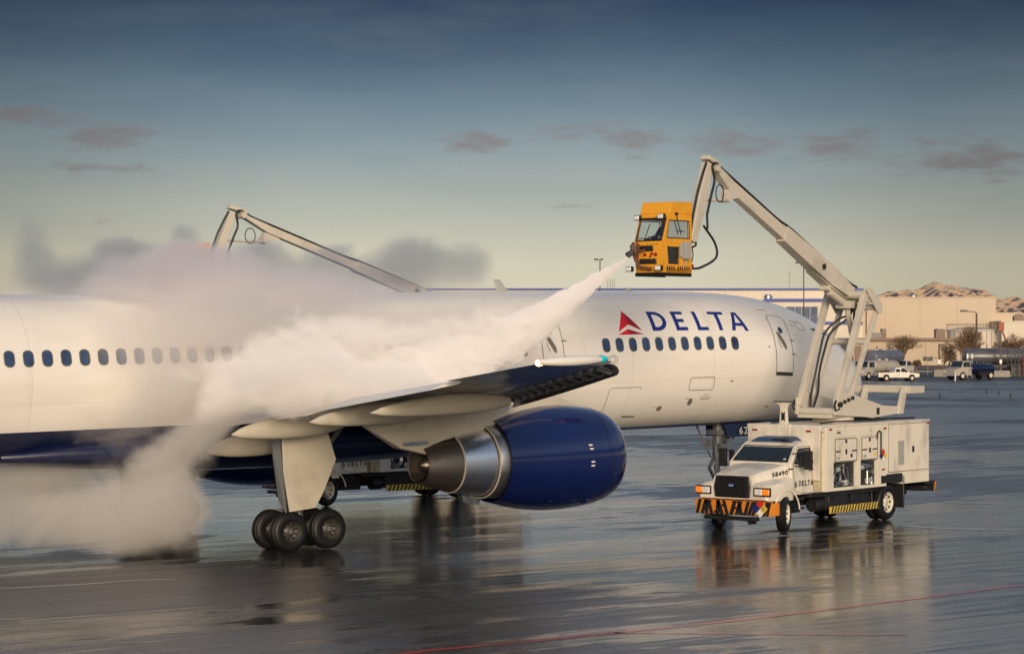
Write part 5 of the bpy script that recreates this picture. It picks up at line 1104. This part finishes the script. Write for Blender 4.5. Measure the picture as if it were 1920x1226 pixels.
# round storage tank with roof rail and stair
tk = thing('storage_tank', 'round pale storage tank with a rail and red stair at its right', 'storage tank', bas(1832, 395), (0,0,-YAW)); rt = wid(1785, 1880, 395)/2; ht = hz(620, 395)
mb = MB(); mb.lathe([(0,rt),(ht-.1,rt),(ht,rt+.12),(ht+.15,rt+.1),(ht+.15,rt-.1),(ht+.55,rt*.5),(ht+.7,.02)], (0,rt,0), (0,0,1), 48); mb.build('shell', M_hang, tk, smooth=40)
for k_ in range(12):
    a = PI+PI*(k_+.5)/12; mb = MB(); mb.box((math.cos(a)*(rt+.05), rt+math.sin(a)*(rt+.05), ht/2), (.10,.10,ht)); mb.build('rib', M_kerb, tk)
mb = MB(); mb.lathe([(ht+1.0,rt),(ht+1.06,rt+.03),(ht+1.12,rt)], (0,rt,0), (0,0,1), 48)
for k_ in range(24): a = 2*PI*k_/24; mb.cone((math.cos(a)*rt, rt+math.sin(a)*rt, ht), (math.cos(a)*rt, rt+math.sin(a)*rt, ht+1.08), .03, .03, 6)
mb.build('railing', M_trimb, tk)
mb = MB(); mb.beam((rt-.3,-.3,ht+.5), (rt+2.2,-.3,ht-6), (.7,.16), None, (0,1,0)); mb.box((rt-.3,-.3,ht+.7), (.9,.9,1.4)); mb.build('stair', mat('rust_red', (.35,.12,.07), .7), tk)
# lamp posts
def lamp_post(px, d, pyt, label, arms, thick=.10, base_z=0, m=M_brown):
    t = thing('street_lamp', label, 'street lamp', bas(px, d), (0,0,-YAW), 'street lamps round the apron'); h_ = hz(pyt, d); mb = MB(); mb.cone((0,0,0), (0,0,h_), thick, thick*.7, 10); mb.build('pole', m, t)
    for x, dz, L_ in arms:
        mb = MB(); mb.tube([(0,0,h_-.1),(x*.12,0,h_+dz*.5),(x,0,h_+dz)], .05, 6); mb.build('arm', m, t); mb = MB(); mb.box((x+math.copysign(L_/2, x),0,h_+dz+.02), (L_,.45,.22)); mb.build('lamp_head', M_black, t, bevel=.04)
    return t
lamp_post(1507, 330, 493, 'tall thin lamp post rising behind the aircraft nose', [(-.3,.02,.85)])
lamp_post(1125, 330, 487, 'lamp post rising from behind the spray jet', [(-.25,.02,.6),(.1,.02,.3)])
lamp_post(1831, 300, 587, 'tallest lamp post at right, arm bent to the left over the storage tank', [(-1.2,.25,.85)], .16)
lamp_post(1624, 300, 586, 'lamp post beside the boom links with an arm on each side', [(1.3,.75,.7),(-1.5,.6,.55)], .10)
def sign_lamp(px, d, pyt, label, w_):
    t = thing('floodlight', label, 'floodlight', bas(px, d), (0,0,-YAW), 'low floodlight posts'); h_ = hz(pyt, d); mb = MB(); mb.box((0,0,h_/2), (.18,.18,h_)); mb.build('post', M_brown, t); mb = MB(); mb.box((w_,0,h_-.1), (.85,.4,.22)); mb.build('lamp_head', M_black, t, bevel=.03); mb = MB(); mb.box((0,-.12,h_*.45), (.3,.06,.5)); mb.build('notice', M_white, t); return t
sign_lamp(1761, 290, 645, 'short floodlight post between the bare trees', .35); sign_lamp(1876, 290, 644, 'short floodlight post in front of the long grey tanker trailer', -.35)
# roof aerials
an = thing('aerial', 'thin radio mast on the hangar roof', 'aerial', bas(1480, 440, hz(560, 440)), (0,0,-YAW)); mb = MB(); mb.cone((0,0,0), (0,0,5.0), .05, .03, 6); mb.build('mast', M_trimb, an)
for z in (3.2, 4.3, 4.7): mb = MB(); mb.cone((-.3,0,z), (.3,0,z), .03, .03, 5); mb.build('crossbar', M_trimb, an)
rk = thing('roof_rack', 'small open steel frame on the hangar roof', 'steel frame', bas(1146, 432, hz(541, 432)), (0,0,-YAW)); mb = MB()
for x in (-.7,-.2,.2,.6): mb.box((x,0,.8), (.06,.06,1.6))
for z in (.5,1.0,1.5): mb.box((0,0,z), (1.5,.06,.06))
mb.build('frame', M_trimb, rk); mb = MB(); mb.box((.1,0,-.0), (.5,.5,.2)); mb.build('foot', M_kerb, rk)
# bare trees
def tree(px, d, h_, label, seed, name='bare_tree', spread=1.0, m2=M_twig, lean=0, group='bare winter trees', dens_=1.0):
    t = thing(name, label, 'tree', bas(px, d), (0,0,-YAW), group); rnd = random.Random(seed); tr_, cr = MB(), MB(); n_tw = [0]
    def grow(p, v, L_, r_, lvl):
        q = p+v*L_; m_ = p+v*L_*.5+Vector((rnd.uniform(-1,1),rnd.uniform(-1,1),rnd.uniform(-.4,.6)))*L_*.07
        (tr_ if lvl < 2 else cr).tube([p, m_, q], [r_, r_*.85, r_*.7], 6 if lvl < 2 else 3)
        if lvl >= 5: return
        n_ = {0:6, 1:5, 2:4, 3:int(4*dens_), 4:int(4*dens_)}[lvl]
        for i in range(n_):
            u = rnd.uniform(.45, 1) if lvl else rnd.uniform(.6,1); a = rnd.uniform(0, 2*PI); tilt = rnd.uniform(.35,.95)*spread if lvl else rnd.uniform(.3,.8)*spread
            o = v.orthogonal().normalized(); o = Matrix.Rotation(a, 3, v) @ o; w_ = (v*math.cos(tilt)+o*math.sin(tilt)); w_.z += .16; w_.normalize()
            grow(p+v*L_*u, w_, L_*rnd.uniform(.58,.82)*(1.35 if name == 'bare_bush' and lvl == 0 else 1), max(r_*.55, .014), lvl+1)
    grow(Vector((0,0,0)), Vector((lean,0,1)).normalized(), h_*(.36 if name == 'bare_tree' else .16), h_*.030, 0)
    tr_.build('trunk', M_twig, t); cr.build('crown', m2, t); return t
tree(1693, 325, 5.9, 'round bare tree in front of the beige workshop', 3)
tree(1718, 330, 3.4, 'dense brown bush at the right foot of the round bare tree', 5, 'bare_bush', 1.1, M_twig, dens_=1.5)
tree(1768, 325, 4.4, 'leaning bare tree beside the floodlight post', 8, spread=1.15, lean=.2)
tree(1806, 322, 7.0, 'widest bare tree growing in front of the storage tank', 11, spread=1.1, m2=M_twig2)
tree(1823, 328, 5.6, 'bare tree partly behind the tallest lamp post', 21, m2=M_twig2)
tree(1892, 325, 5.6, 'reddish bare tree above the tanker trailer near the right edge', 15, spread=1.15, m2=M_twig2, dens_=1.3)
tree(1925, 322, 6.0, 'reddish bare tree cut by the right edge of the photo', 19, spread=1.1, m2=M_twig2, dens_=1.3)
# parking strip: dark road, kerb and planting
def strip(name, py0, py1, m, z, px0=1560, px1=2100, kind='structure'):
    A = [gnd(px0, py0), gnd(px1, py0), gnd(px1, py1), gnd(px0, py1)]; mb = MB(); mb.face([(p.x,p.y,z) for p in A]); return tag(mb.build(name, m), kind=kind)
strip('road', 697.5, 713.5, M_asph, .006, -200, 2200)
mb = MB(); p, q = gnd(-200, 697.5), gnd(2200, 697.5); mb.beam((p.x,p.y,.08), (q.x,q.y,.08), (.4,.16), None, (0,0,1)) if False else mb.prism([(p.x,p.y,0),(q.x,q.y,0),(q.x+.25,q.y+.33,0),(p.x+.25,p.y+.33,0)], (0,0,.15)); tag(mb.build('kerb', M_kerb), kind='structure')
strip('verge', 684, 697, mat('dry_ground', (.16,.11,.075), .9, var=.4, vscale=.2), .010, -200, 2200)
mb = MB(); A = [gnd(1840, 706), gnd(2100, 706), gnd(2100, 700), gnd(1860, 700)]; mb.face([(p.x,p.y,.012) for p in A]); tag(mb.build('fire_lane_paint', M_redk), kind='structure')
# vehicles (local x = forward)
def car_wheels(t, xs, y_, r=.34, w_=.22, m=M_wheelw):
    for x in xs:
        for sg in (1, -1):
            mb = MB(); mb.lathe([(-w_/2,r*.6),(-w_/2,r*.9),(-w_*.3,r),(w_*.3,r),(w_/2,r*.9),(w_/2,r*.6)], (x,sg*y_,r), (0,1,0), 22, caps=True); wl_ = mb.build('wheel', M_rubber, t); mb = MB(); mb.cone((x,sg*(y_+w_/2-.02),r), (x,sg*(y_+w_/2+.015),r), r*.6, r*.5, 14); mb.build('rim', m, wl_)
def car_body(t, prof, w_, top_w, zbelt, m, name='body'):
    ww = lambda z: w_/2 if z <= zbelt else w_/2-(w_-top_w)/2*min(1, (z-zbelt)/.5)
    mb = MB(); mb.loft([[(x,-ww(z),z) for x, z in prof], [(x,ww(z),z) for x, z in prof]]); return mb.build(name, m, t, bevel=.05)
def pickup(px, d, turn, label, name='pickup_truck'):
    p, r = frame_at(px, d, 0, turn); t = thing(name, label, 'pickup truck', p, r); 
    prof = [(2.35,.42),(2.40,.62),(2.36,.86),(1.30,.98),(.62,1.52),(-.35,1.54),(-.55,.98),(-2.42,.98),(-2.45,.45),(-1.85,.42),(-1.8,.66),(-1.5,.76),(-1.2,.66),(-1.15,.38),(1.15,.38),(1.2,.66),(1.5,.76),(1.8,.66),(1.85,.4)]
    car_body(t, prof, 1.72, 1.42, .98, M_truck)
    mb = MB(); mb.box((-1.5,0,.99), (1.6,1.4,.03)); mb.build('load_bed', M_black, t)
    for sg in (1, -1):
        y = lambda z: sg*(.86-(z-.98)*.30+.012)
        for P in ([(.60,1.02),(1.12,1.02),(.60,1.44),(.22,1.46),(.22,1.02)], [(.12,1.02),(.12,1.46),(-.28,1.46),(-.44,1.02)]): mb = MB(); mb.prism([(x,y(z)-sg*.02,z) for x, z in P], (0,sg*.02,0)); mb.build('side_window', M_glass, t)
        mb = MB(); mb.box((2.38,sg*.66,.74), (.06,.28,.14)); mb.build('headlight', M_lamp, t); mb = MB(); mb.box((-2.45,sg*.76,.76), (.04,.14,.26)); mb.build('tail_lamp', M_redd, t)
        mb = MB(); mb.box((.72,sg*.96,1.06), (.08,.16,.14)); mb.build('mirror', M_black, t)
    mb = MB(); mb.prism([(1.27,-.70,1.01),(1.27,.70,1.01),(.66,.62,1.49),(.66,-.62,1.49)], (.03,0,.03)); mb.build('windshield', M_glass, t)
    mb = MB(); mb.box((2.42,0,.52), (.12,1.6,.16)); mb.box((-2.48,0,.52), (.12,1.6,.14)); mb.build('bumper', M_black, t)
    car_wheels(t, (1.5,-1.5), .76); return t
pickup(1681, 263, R_(12), 'small white pickup truck parked in profile at the edge of the apron')
def van_front(px, d, turn, label):
    p, r = frame_at(px, d, 0, turn); t = thing('pickup_truck', label, 'pickup truck', p, r); prof = [(2.6,.5),(2.65,.95),(2.5,1.12),(1.5,1.22),(.85,1.85),(-1.2,1.88),(-1.35,1.25),(-2.7,1.22),(-2.7,.5)]
    car_body(t, prof, 1.95, 1.6, 1.22, M_truck); mb = MB(); mb.prism([(1.46,-.82,1.26),(1.46,.82,1.26),(.90,.74,1.80),(.90,-.74,1.80)], (.03,0,.03)); mb.build('windshield', M_glass, t)
    for sg in (1, -1):
        mb = MB(); mb.box((2.62,sg*.78,1.0), (.08,.30,.2)); mb.build('headlight', M_lamp, t); mb = MB(); mb.box((1.3,sg*1.08,1.35), (.1,.2,.2)); mb.build('mirror', M_black, t)
        mb = MB(); mb.prism([(1.2,sg*.95,1.27),(.75,sg*.86,1.76),(-1.0,sg*.86,1.78),(-1.1,sg*.95,1.27)], (0,sg*.02,0)); mb.build('side_window', M_glass, t)
    mb = MB(); mb.box((2.66,0,.93), (.06,1.1,.26)); mb.build('grille', M_black, t); mb = MB(); mb.box((2.68,0,.62), (.12,1.8,.2)); mb.build('bumper', M_grey, t)
    car_wheels(t, (1.75,-1.75), .85, .38); return t
van_front(1691, 296, R_(-112), 'white pickup truck facing the apron behind the small white one')
def tanker(px, d, turn, label, mc, mt, L_=5.2, r=.85, ztank=1.55, cab=True):
    p, r0 = frame_at(px, d, 0, turn); t = thing('tanker_truck', label, 'tanker truck', p, r0)
    if cab:
        car_body(t, [(3.9,.5),(3.95,1.2),(3.0,1.42),(2.6,2.15),(1.5,2.2),(1.45,.5)], 2.1, 1.8, 1.42, mc, 'cab')
        mb = MB(); mb.prism([(2.98,-.85,1.46),(2.98,.85,1.46),(2.64,.78,2.10),(2.64,-.78,2.10)], (.03,0,.02)); mb.build('windshield', M_glass, t)
        for sg in (1, -1):
            mb = MB(); mb.prism([(2.75,sg*1.045,1.5),(2.5,sg*.93,2.06),(1.7,sg*.93,2.06),(1.7,sg*1.045,1.5)], (0,sg*.03,0)); mb.build('side_window', M_glass, t); mb = MB(); mb.box((3.94,sg*.8,.95), (.06,.25,.2)); mb.build('headlight', M_lamp, t); mb = MB(); mb.box((2.8,sg*1.25,1.75), (.1,.16,.4)); mb.build('mirror', M_black, t)
        mb = MB(); mb.box((3.98,0,.6), (.14,2.1,.26)); mb.build('bumper', M_grey, t)
    mb = MB(); 
    x1 = 1.2; x0 = x1-L_
    mb.loft([[(x, 1.12*k_*math.cos(a)*r/.85, ztank+k_*r*math.sin(a)) for a in [2*PI*i/24 for i in range(24)]] for x, k_ in ((x0-.12,.7),(x0,.96),(x0+.1,1),(x1-.1,1),(x1,.96),(x1+.12,.7))]); mb.build('tank', mt, t, smooth=50)
    mb = MB(); mb.box(((x0+x1)/2+.4,0,.72), (L_+1.2,.9,.2)); mb.box(((x0+x1)/2,.9,.75), (L_*.55,.35,.45)); mb.box(((x0+x1)/2,-.9,.75), (L_*.55,.35,.45)); mb.build('chassis', M_frame, t)
    for u in (.3,.6): mb = MB(); mb.cone((x0+L_*u,0,ztank+r-.05), (x0+L_*u,0,ztank+r+.16), .22, .22, 12); mb.build('hatch', mt, t)
    car_wheels(t, ((2.9,) if cab else ())+(x0+.9, x0+2.0)[: 2 if L_ > 6 else 1], .92, .48, .3); return t
tanker(1641, 271, PI+R_(48), 'cream tanker truck parked left of the small white pickup', M_pale, M_pale, 5.0, .72, 1.5)
tanker(1640, 292, PI+R_(50), 'blue-grey tanker trailer behind the cream tanker truck', M_tankb, M_tankb, 6.6, .85, 2.35, False)
tanker(1828, 271, PI+R_(33), 'fuel truck with white cab and dark tank parked by itself at right', M_pale, M_navyb, 3.6, .62, 1.25)
tanker(1826, 293, PI+R_(4), 'long grey tanker trailer behind the white-cabbed fuel truck', M_tank, M_tank, 10.2, 1.02, 2.42, False)
for px in (1814, 1822.5):
    t = thing('beacon', 'white capped beacon post %s above the fuel truck' % ('left' if px < 1820 else 'right'), 'beacon', bas(px, 283), (0,0,-YAW), 'capped beacon posts'); mb = MB(); mb.cone((0,0,0), (0,0,2.3), .05, .05, 8); mb.build('post', M_grey, t); mb = MB(); mb.cone((0,0,2.3), (0,0,2.85), .14, .12, 12); mb.build('cap', M_white, t)
# notice boards, blocks, marker post, pipe rack
t = thing('sign', 'double black sign board on a thin post by the verge', 'sign', bas(1739.5, 300), (0,0,-YAW)); mb = MB(); mb.cone((0,0,0), (0,0,2.2), .04, .04, 8); mb.build('post', M_kerb, t)
for x in (-.34,.34): mb = MB(); mb.box((x,-.06,2.05), (.6,.05,.55)); mb.build('board', M_black, t)
for px, d, w_, h_, lb in ((1762,287,1.6,.9,'pale concrete block at the foot of the leaning tree'), (1877,286,2.2,.8,'pale concrete block under the tanker trailer')):
    mb = MB(); p, r = frame_at(px, d); o = MB(); o.box((0,0,h_/2), (w_,.8,h_), taper=(.92,.9)); ob_ = o.build('concrete_block', M_kerb, None, bevel=.05); ob_.location = p; ob_.rotation_euler = r; tag(ob_, lb, 'concrete block', 'concrete blocks')
t = thing('marker_post', 'thin white marker post on the apron before the fuel truck', 'marker post', bas(1791, 258), (0,0,-YAW)); mb = MB(); mb.cone((0,0,0), (0,0,1.0), .07, .06, 10); mb.build('post', M_white, t); mb = MB(); mb.cone((0,0,0), (0,0,.08), .2, .16, 12); mb.build('base', M_black, t)
t = thing('pipe_rack', 'dark steel loading rack with red pipe at the right edge', 'loading rack', bas(1910, 288), (0,0,-YAW)); mb = MB()
for x in (-.9,0,.9,1.8,2.7):
    for y in (0,2): mb.box((x,y,1.7), (.10,.10,3.4))
for z in (1.5,2.4,3.3): mb.box((.9,0,z), (3.8,.1,.1)); mb.box((.9,2,z), (3.8,.1,.1))
mb.build('frame', M_frame, t); mb = MB(); mb.box((.9,1,1.5), (3.6,1.9,.06)); mb.build('platform', M_frame, t); mb = MB(); mb.tube([(.6,-.1,.2),(.6,-.1,2.2),(.7,-.1,2.7),(1.2,-.1,2.8)], .07); mb.build('pipe', M_redk, t); mb = MB(); mb.box((.9,1.2,.7), (3.4,1.2,1.4)); mb.build('tank', M_frame, t)
for i, (px, py, dark) in enumerate(((1850,737,0),(1873,739,0),(1762,745,0),(1895,745,0))):
    q = gnd(px, py); t = thing('edge_light', 'tiny taxiway light on the far apron, %s of four' % ('leftmost','second from left','third from left','rightmost')[[2,0,1,3][i] if False else {1762:0,1850:1,1873:2,1895:3}[px]], 'taxiway light', q, (0,0,0), 'taxiway edge lights'); mb = MB(); mb.cone((0,0,0), (0,0,.25), .05, .05, 8); mb.build('stem', M_black, t); mb = MB(); mb.cone((0,0,.25), (0,0,.40), .09, .05, 10); mb.build('lens', M_pglass, t)
# mountains
def mountain():
    mm = bpy.data.materials.new('sun_tinted_snow_rock'); mm.use_nodes = True; t = NT(mm.node_tree); b = t.n['Principled BSDF']; P = t.new('ShaderNodeTexCoord').outputs['Object']
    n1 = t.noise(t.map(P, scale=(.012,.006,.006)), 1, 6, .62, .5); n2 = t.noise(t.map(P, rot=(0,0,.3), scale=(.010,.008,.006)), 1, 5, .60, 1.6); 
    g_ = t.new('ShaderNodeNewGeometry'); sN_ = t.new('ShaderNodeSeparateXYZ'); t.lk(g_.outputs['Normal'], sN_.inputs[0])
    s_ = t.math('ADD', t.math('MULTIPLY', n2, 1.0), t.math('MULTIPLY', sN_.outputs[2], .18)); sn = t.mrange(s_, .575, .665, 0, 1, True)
    t.lk(t.mix(sn, t.ramp(n1, [(.3, (.14,.12,.16)), (.7, (.25,.19,.20))]), (1.0,.68,.40)), b.inputs['Base Color']); b.inputs['Roughness'].default_value = .9; b.inputs['Specular IOR Level'].default_value = .1  # orange sunlight on the snow is put into its colour
    from mathutils import noise as mn
    D = 9000.; prof = [(1500,585),(1560,570),(1600,562),(1630,557),(1650,547),(1675,539),(1690,539),(1715,538),(1730,534),(1745,526),(1752,524),(1770,529),(1790,531),(1815,535),(1838,537),(1850,543),(1868,549),(1880,556),(1888,553),(1905,552),(1915,556),(1935,566),(1990,560),(2060,575),(2200,600)]
    nx, ny = 260, 70; mb = MB(); V = []
    for j in range(ny):
        v = j/(ny-1); row = []
        for i in range(nx):
            px = 1480+(2220-1480)*i/(nx-1); py = float(np.interp(px, [a for a, _ in prof], [b_ for _, b_ in prof])); d = D-1300+2600*v
            h_ = hz(py, D)-5; pr_ = 1-abs(v-.5)*2; p = bas(px, D); q = p + Vector((CF.x,CF.y,0))*(d-D)
            rg = abs(mn.noise(Vector((i*.075+v*2.2, v*1.6, 3.1))))+.5*abs(mn.noise(Vector((i*.19-v*4, v*4, 9.))))+.22*abs(mn.noise(Vector((i*.45+v*5, v*9, 5.))))
            z = h_*(pr_**.85) - 70*rg*(pr_**.5)*(1-pr_)**.5*1.6 + 1.5*mn.noise(Vector((i*.6, v*20, 0)))*pr_
            row.append(mb.v((q.x, q.y, max(z, -5))))
        V.append(row)
    for j in range(ny-1):
        for i in range(nx-1): mb.face([V[j][i], V[j][i+1], V[j+1][i+1], V[j+1][i]])
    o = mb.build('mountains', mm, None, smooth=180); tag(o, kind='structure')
mountain()
q = bas(1800, 6000); mb = MB(); mb.face([(-8000,-3000,-.6),(14000,-3000,-.6),(14000,14000,-.6),(-8000,14000,-.6)]); tag(mb.build('far_plain', M_kerb if False else mat('far_plain', (.12,.10,.085), .95)), kind='structure')
# ------------------------------------------------------------------ spray and steam
def cloud(name, label, cat, blobs, dens, thr, amp, nscale, color, g=-.45, step=.45, kind='stuff', vox=.35, hull=.92, nz=1.0, seed=0.0, edge=.35, stretch=(1,1,1), fine=None):
    # blobs: (px, py, distance, rx, ry in metres, rz in metres, weight, roll)
    mb = MB(); m = bpy.data.materials.new(name+'_vapour'); m.use_nodes = True; t = NT(m.node_tree); t.n.clear()
    out = t.new('ShaderNodeOutputMaterial'); pv = t.new('ShaderNodeVolumePrincipled'); P = t.new('ShaderNodeTexCoord').outputs['Object']; acc = None
    ctr = Vector((0,0,0))
    for b_ in blobs: ctr += at(b_[0], b_[1], b_[2])
    ctr /= len(blobs)
    for px, py, d, rx, ry, rz, w_, roll in blobs:
        c = at(px, py, d)-ctr; k_ = d/FPX; rx, ry = rx*k_, ry*k_
        M = Matrix.Translation(c) @ Matrix.Rotation(-YAW, 4, 'Z') @ Matrix.Rotation(R_(-roll), 4, 'Y') @ Matrix.Diagonal((rx, rz, ry, 1))
        mp_ = t.new('ShaderNodeMapping', vector_type='TEXTURE'); t.lk(P, mp_.inputs[0]); loc, rot, sc = M.decompose(); mp_.inputs[1].default_value = loc; mp_.inputs[2].default_value = rot.to_euler(); mp_.inputs[3].default_value = (rx, rz, ry)
        v = t.math('MULTIPLY', t.mrange(t.vmath('LENGTH', mp_.outputs[0]), 1.0, .0, 0, 1, True), w_)
        acc = v if acc is None else t.math('ADD', acc, v)
        b2 = bmesh.new(); bmesh.ops.create_icosphere(b2, subdivisions=3, radius=hull, matrix=M); vm = {v_: mb.bm.verts.new(v_.co) for v_ in b2.verts}
        for f_ in b2.faces: mb.bm.faces.new([vm[x] for x in f_.verts])
        b2.free()
    Pm = t.map(P, loc=(seed,seed*.7,0), rot=(0,0,YAW), scale=stretch)
    n_ = t.noise(Pm, nscale, 6, .60, .9)
    val = t.math('ADD', acc, t.math('MULTIPLY', t.math('SUBTRACT', n_, .5), amp))
    if fine: val = t.math('ADD', val, t.math('MULTIPLY', t.math('SUBTRACT', t.noise(Pm, fine[0], 3, .6, .6), .5), fine[1]))
    dn = t.math('MULTIPLY', t.mrange(val, thr, thr+edge, 0, 1, True), dens)
    t.lk(dn, pv.inputs['Density']); pv.inputs['Color'].default_value = color+(1,); pv.inputs['Anisotropy'].default_value = g
    t.lk(pv.outputs[0], out.inputs['Volume'])
    o = mb.build(name, m, None, smooth=180); o.location = ctr
    rm = o.modifiers.new('r', 'REMESH'); rm.mode = 'VOXEL'; rm.voxel_size = vox; bpy.context.view_layer.update()
    me = bpy.data.meshes.new_from_object(o.evaluated_get(bpy.context.evaluated_depsgraph_get())); o.modifiers.clear(); o.data = me; me.name = name
    if not me.materials: me.materials.append(m)
    xs = [[v_.co[i] for v_ in me.vertices] for i in range(3)]; ext = sum(max(a)-min(a) for a in xs)/3
    m.cycles.volume_step_rate = step/(ext/10); m.cycles.volume_sampling = 'MULTIPLE_IMPORTANCE'
    tag(o, label, cat, kind=kind); return o
W_ = (1.0,.985,.975)
nz_d = (noz_w-CAM).dot(CF)
# the jet: a chain of growing puffs from the nozzle to the wing
jp = [(1183,479,nz_d,4),(1179,482,nz_d,5),(1173,487,nz_d,6),(1164,493,nz_d-.05,8),(1152,502,nz_d-.1,11),(1136,513,nz_d-.1,15),(1116,527,nz_d-.2,20),(1092,545,nz_d-.35,26),(1066,563,nz_d-.5,33),(1034,585,nz_d-.7,42),(998,610,nz_d-1.0,52),(955,636,nz_d-1.3,62),(905,660,nz_d-1.7,70),(845,682,nz_d-2.0,74),(780,698,nz_d-2.3,74),(715,712,nz_d-2.5,70)]
cloud('deicing_spray', 'dense white jet of spray from the cabin nozzle down to the wing', 'spray jet', [(x,y,d,r*1.55,r*1.02,r*1.02*60/FPX,(2.4 if r < 16 else 1.9 if r < 30 else 1.5),35 if x > 900 else 22) for x, y, d, r in jp], 24.0, .36, .95, .95, (.985,.975,.985), g=-.34, step=.14, vox=.10, hull=.84, edge=.45, fine=(3.0,.75))
main = [(740,724,58.0,150,76,1.8,1.1,14),(620,715,57.5,160,100,2.2,1.2,12),(510,710,57.5,180,110,2.4,1.0,10),(410,690,58.5,190,110,2.2,.58,0),(410,765,57.5,130,65,1.7,.72,20),
        (580,630,59.0,180,110,2.0,.75,0),(700,650,59.5,180,100,1.8,.85,0),(840,638,60.0,150,85,1.5,.75,20),(940,600,60.3,120,72,1.2,.6,30)]
cloud('steam_cloud', 'thick pinkish steam boiling up off the wing root', 'steam', main, 3.0, .36, 1.35, .62, (.985,.972,.97), g=-.32, step=.24, seed=4.3, edge=.8, hull=.86, fine=(2.6,.75), vox=.25)
thin = [(300,640,59.5,220,170,2.2,1.,0),(450,590,60,240,150,2.0,1.1,0),(130,640,60.0,230,170,2.0,.62,0),(0,640,60,190,190,1.8,.62,0),(650,590,60.4,240,110,1.6,.95,0),(860,582,60.6,180,82,1.3,.85,15),(990,575,61,90,50,1.0,.7,25),(340,760,59,190,90,1.8,.7,0),(150,790,59,180,90,1.6,.5,0)]
cloud('steam_cloud', 'thin veil of steam over the row of rear cabin windows', 'steam', thin, .85, .12, 1.1, .42, (.97,.95,.945), g=-.12, step=.45, seed=1.7, edge=1.1, hull=.88, fine=(1.8,.45))
top = [(520,540,60.5,200,85,2.0,.9,0),(320,535,60.5,220,90,2.0,.9,0),(345,478,61,100,74,1.5,1.0,0),(450,488,61,115,66,1.5,1.0,0),(620,550,60.5,180,66,1.6,.75,0),(160,545,60.5,180,60,1.6,.7,0),(760,550,60.8,160,48,1.3,.65,0),(230,500,61,110,55,1.4,.7,0),(340,495,61.5,95,62,1.6,1.3,0)]
cloud('steam_cloud', 'mauve steam piling up over the crown of the fuselage', 'steam', top, 1.5, .32, 1.4, .62, (.93,.905,.93), g=.05, step=.32, seed=7.7, edge=.75, hull=.86, fine=(2.4,.5), vox=.25)  # duller mauve shade of the upper steam is put into its vapour colour
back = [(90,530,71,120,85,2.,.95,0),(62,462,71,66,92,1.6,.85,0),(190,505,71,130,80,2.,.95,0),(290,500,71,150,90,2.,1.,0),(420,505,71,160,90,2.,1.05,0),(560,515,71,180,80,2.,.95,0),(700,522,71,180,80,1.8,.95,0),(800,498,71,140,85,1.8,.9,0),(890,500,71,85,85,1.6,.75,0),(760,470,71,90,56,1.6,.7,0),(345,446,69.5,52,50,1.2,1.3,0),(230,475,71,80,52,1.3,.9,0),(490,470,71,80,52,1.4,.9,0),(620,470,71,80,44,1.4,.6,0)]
cloud('steam_cloud', 'grey-violet steam drifting up behind the roof of the airliner', 'steam', back, .62, .26, 1.5, .62, (.80,.79,.86), g=.5, step=.5, seed=9.1, edge=.8, hull=.86, fine=(2.2,.6))  # steam in shade: darkened by a greyer vapour colour and forward scattering
low = [(60,965,58,190,110,2.4,.85,0),(180,985,58,190,95,2.4,.85,0),(285,985,57.5,160,90,2.2,.95,0),(325,950,57.5,100,85,2.0,.95,0),(275,925,58.5,170,110,2.0,1.1,0),(330,850,58.5,130,90,1.8,.85,20),(380,805,58,110,65,1.7,.95,20),(130,890,60,180,110,2.0,.85,0),(200,830,60,150,75,1.7,.8,0),(30,880,60,160,110,2.0,.8,0),(-40,950,60,140,115,2.2,.85,0),(420,780,57.6,80,45,1.4,.8,10)]
cloud('steam_cloud', 'ragged grey steam rolling over the wet ground at lower left', 'steam', low, 1.25, .33, 1.8, .70, (.93,.905,.875), g=.0, step=.32, seed=2.2, edge=.7, hull=.86, fine=(2.8,.6), vox=.25)
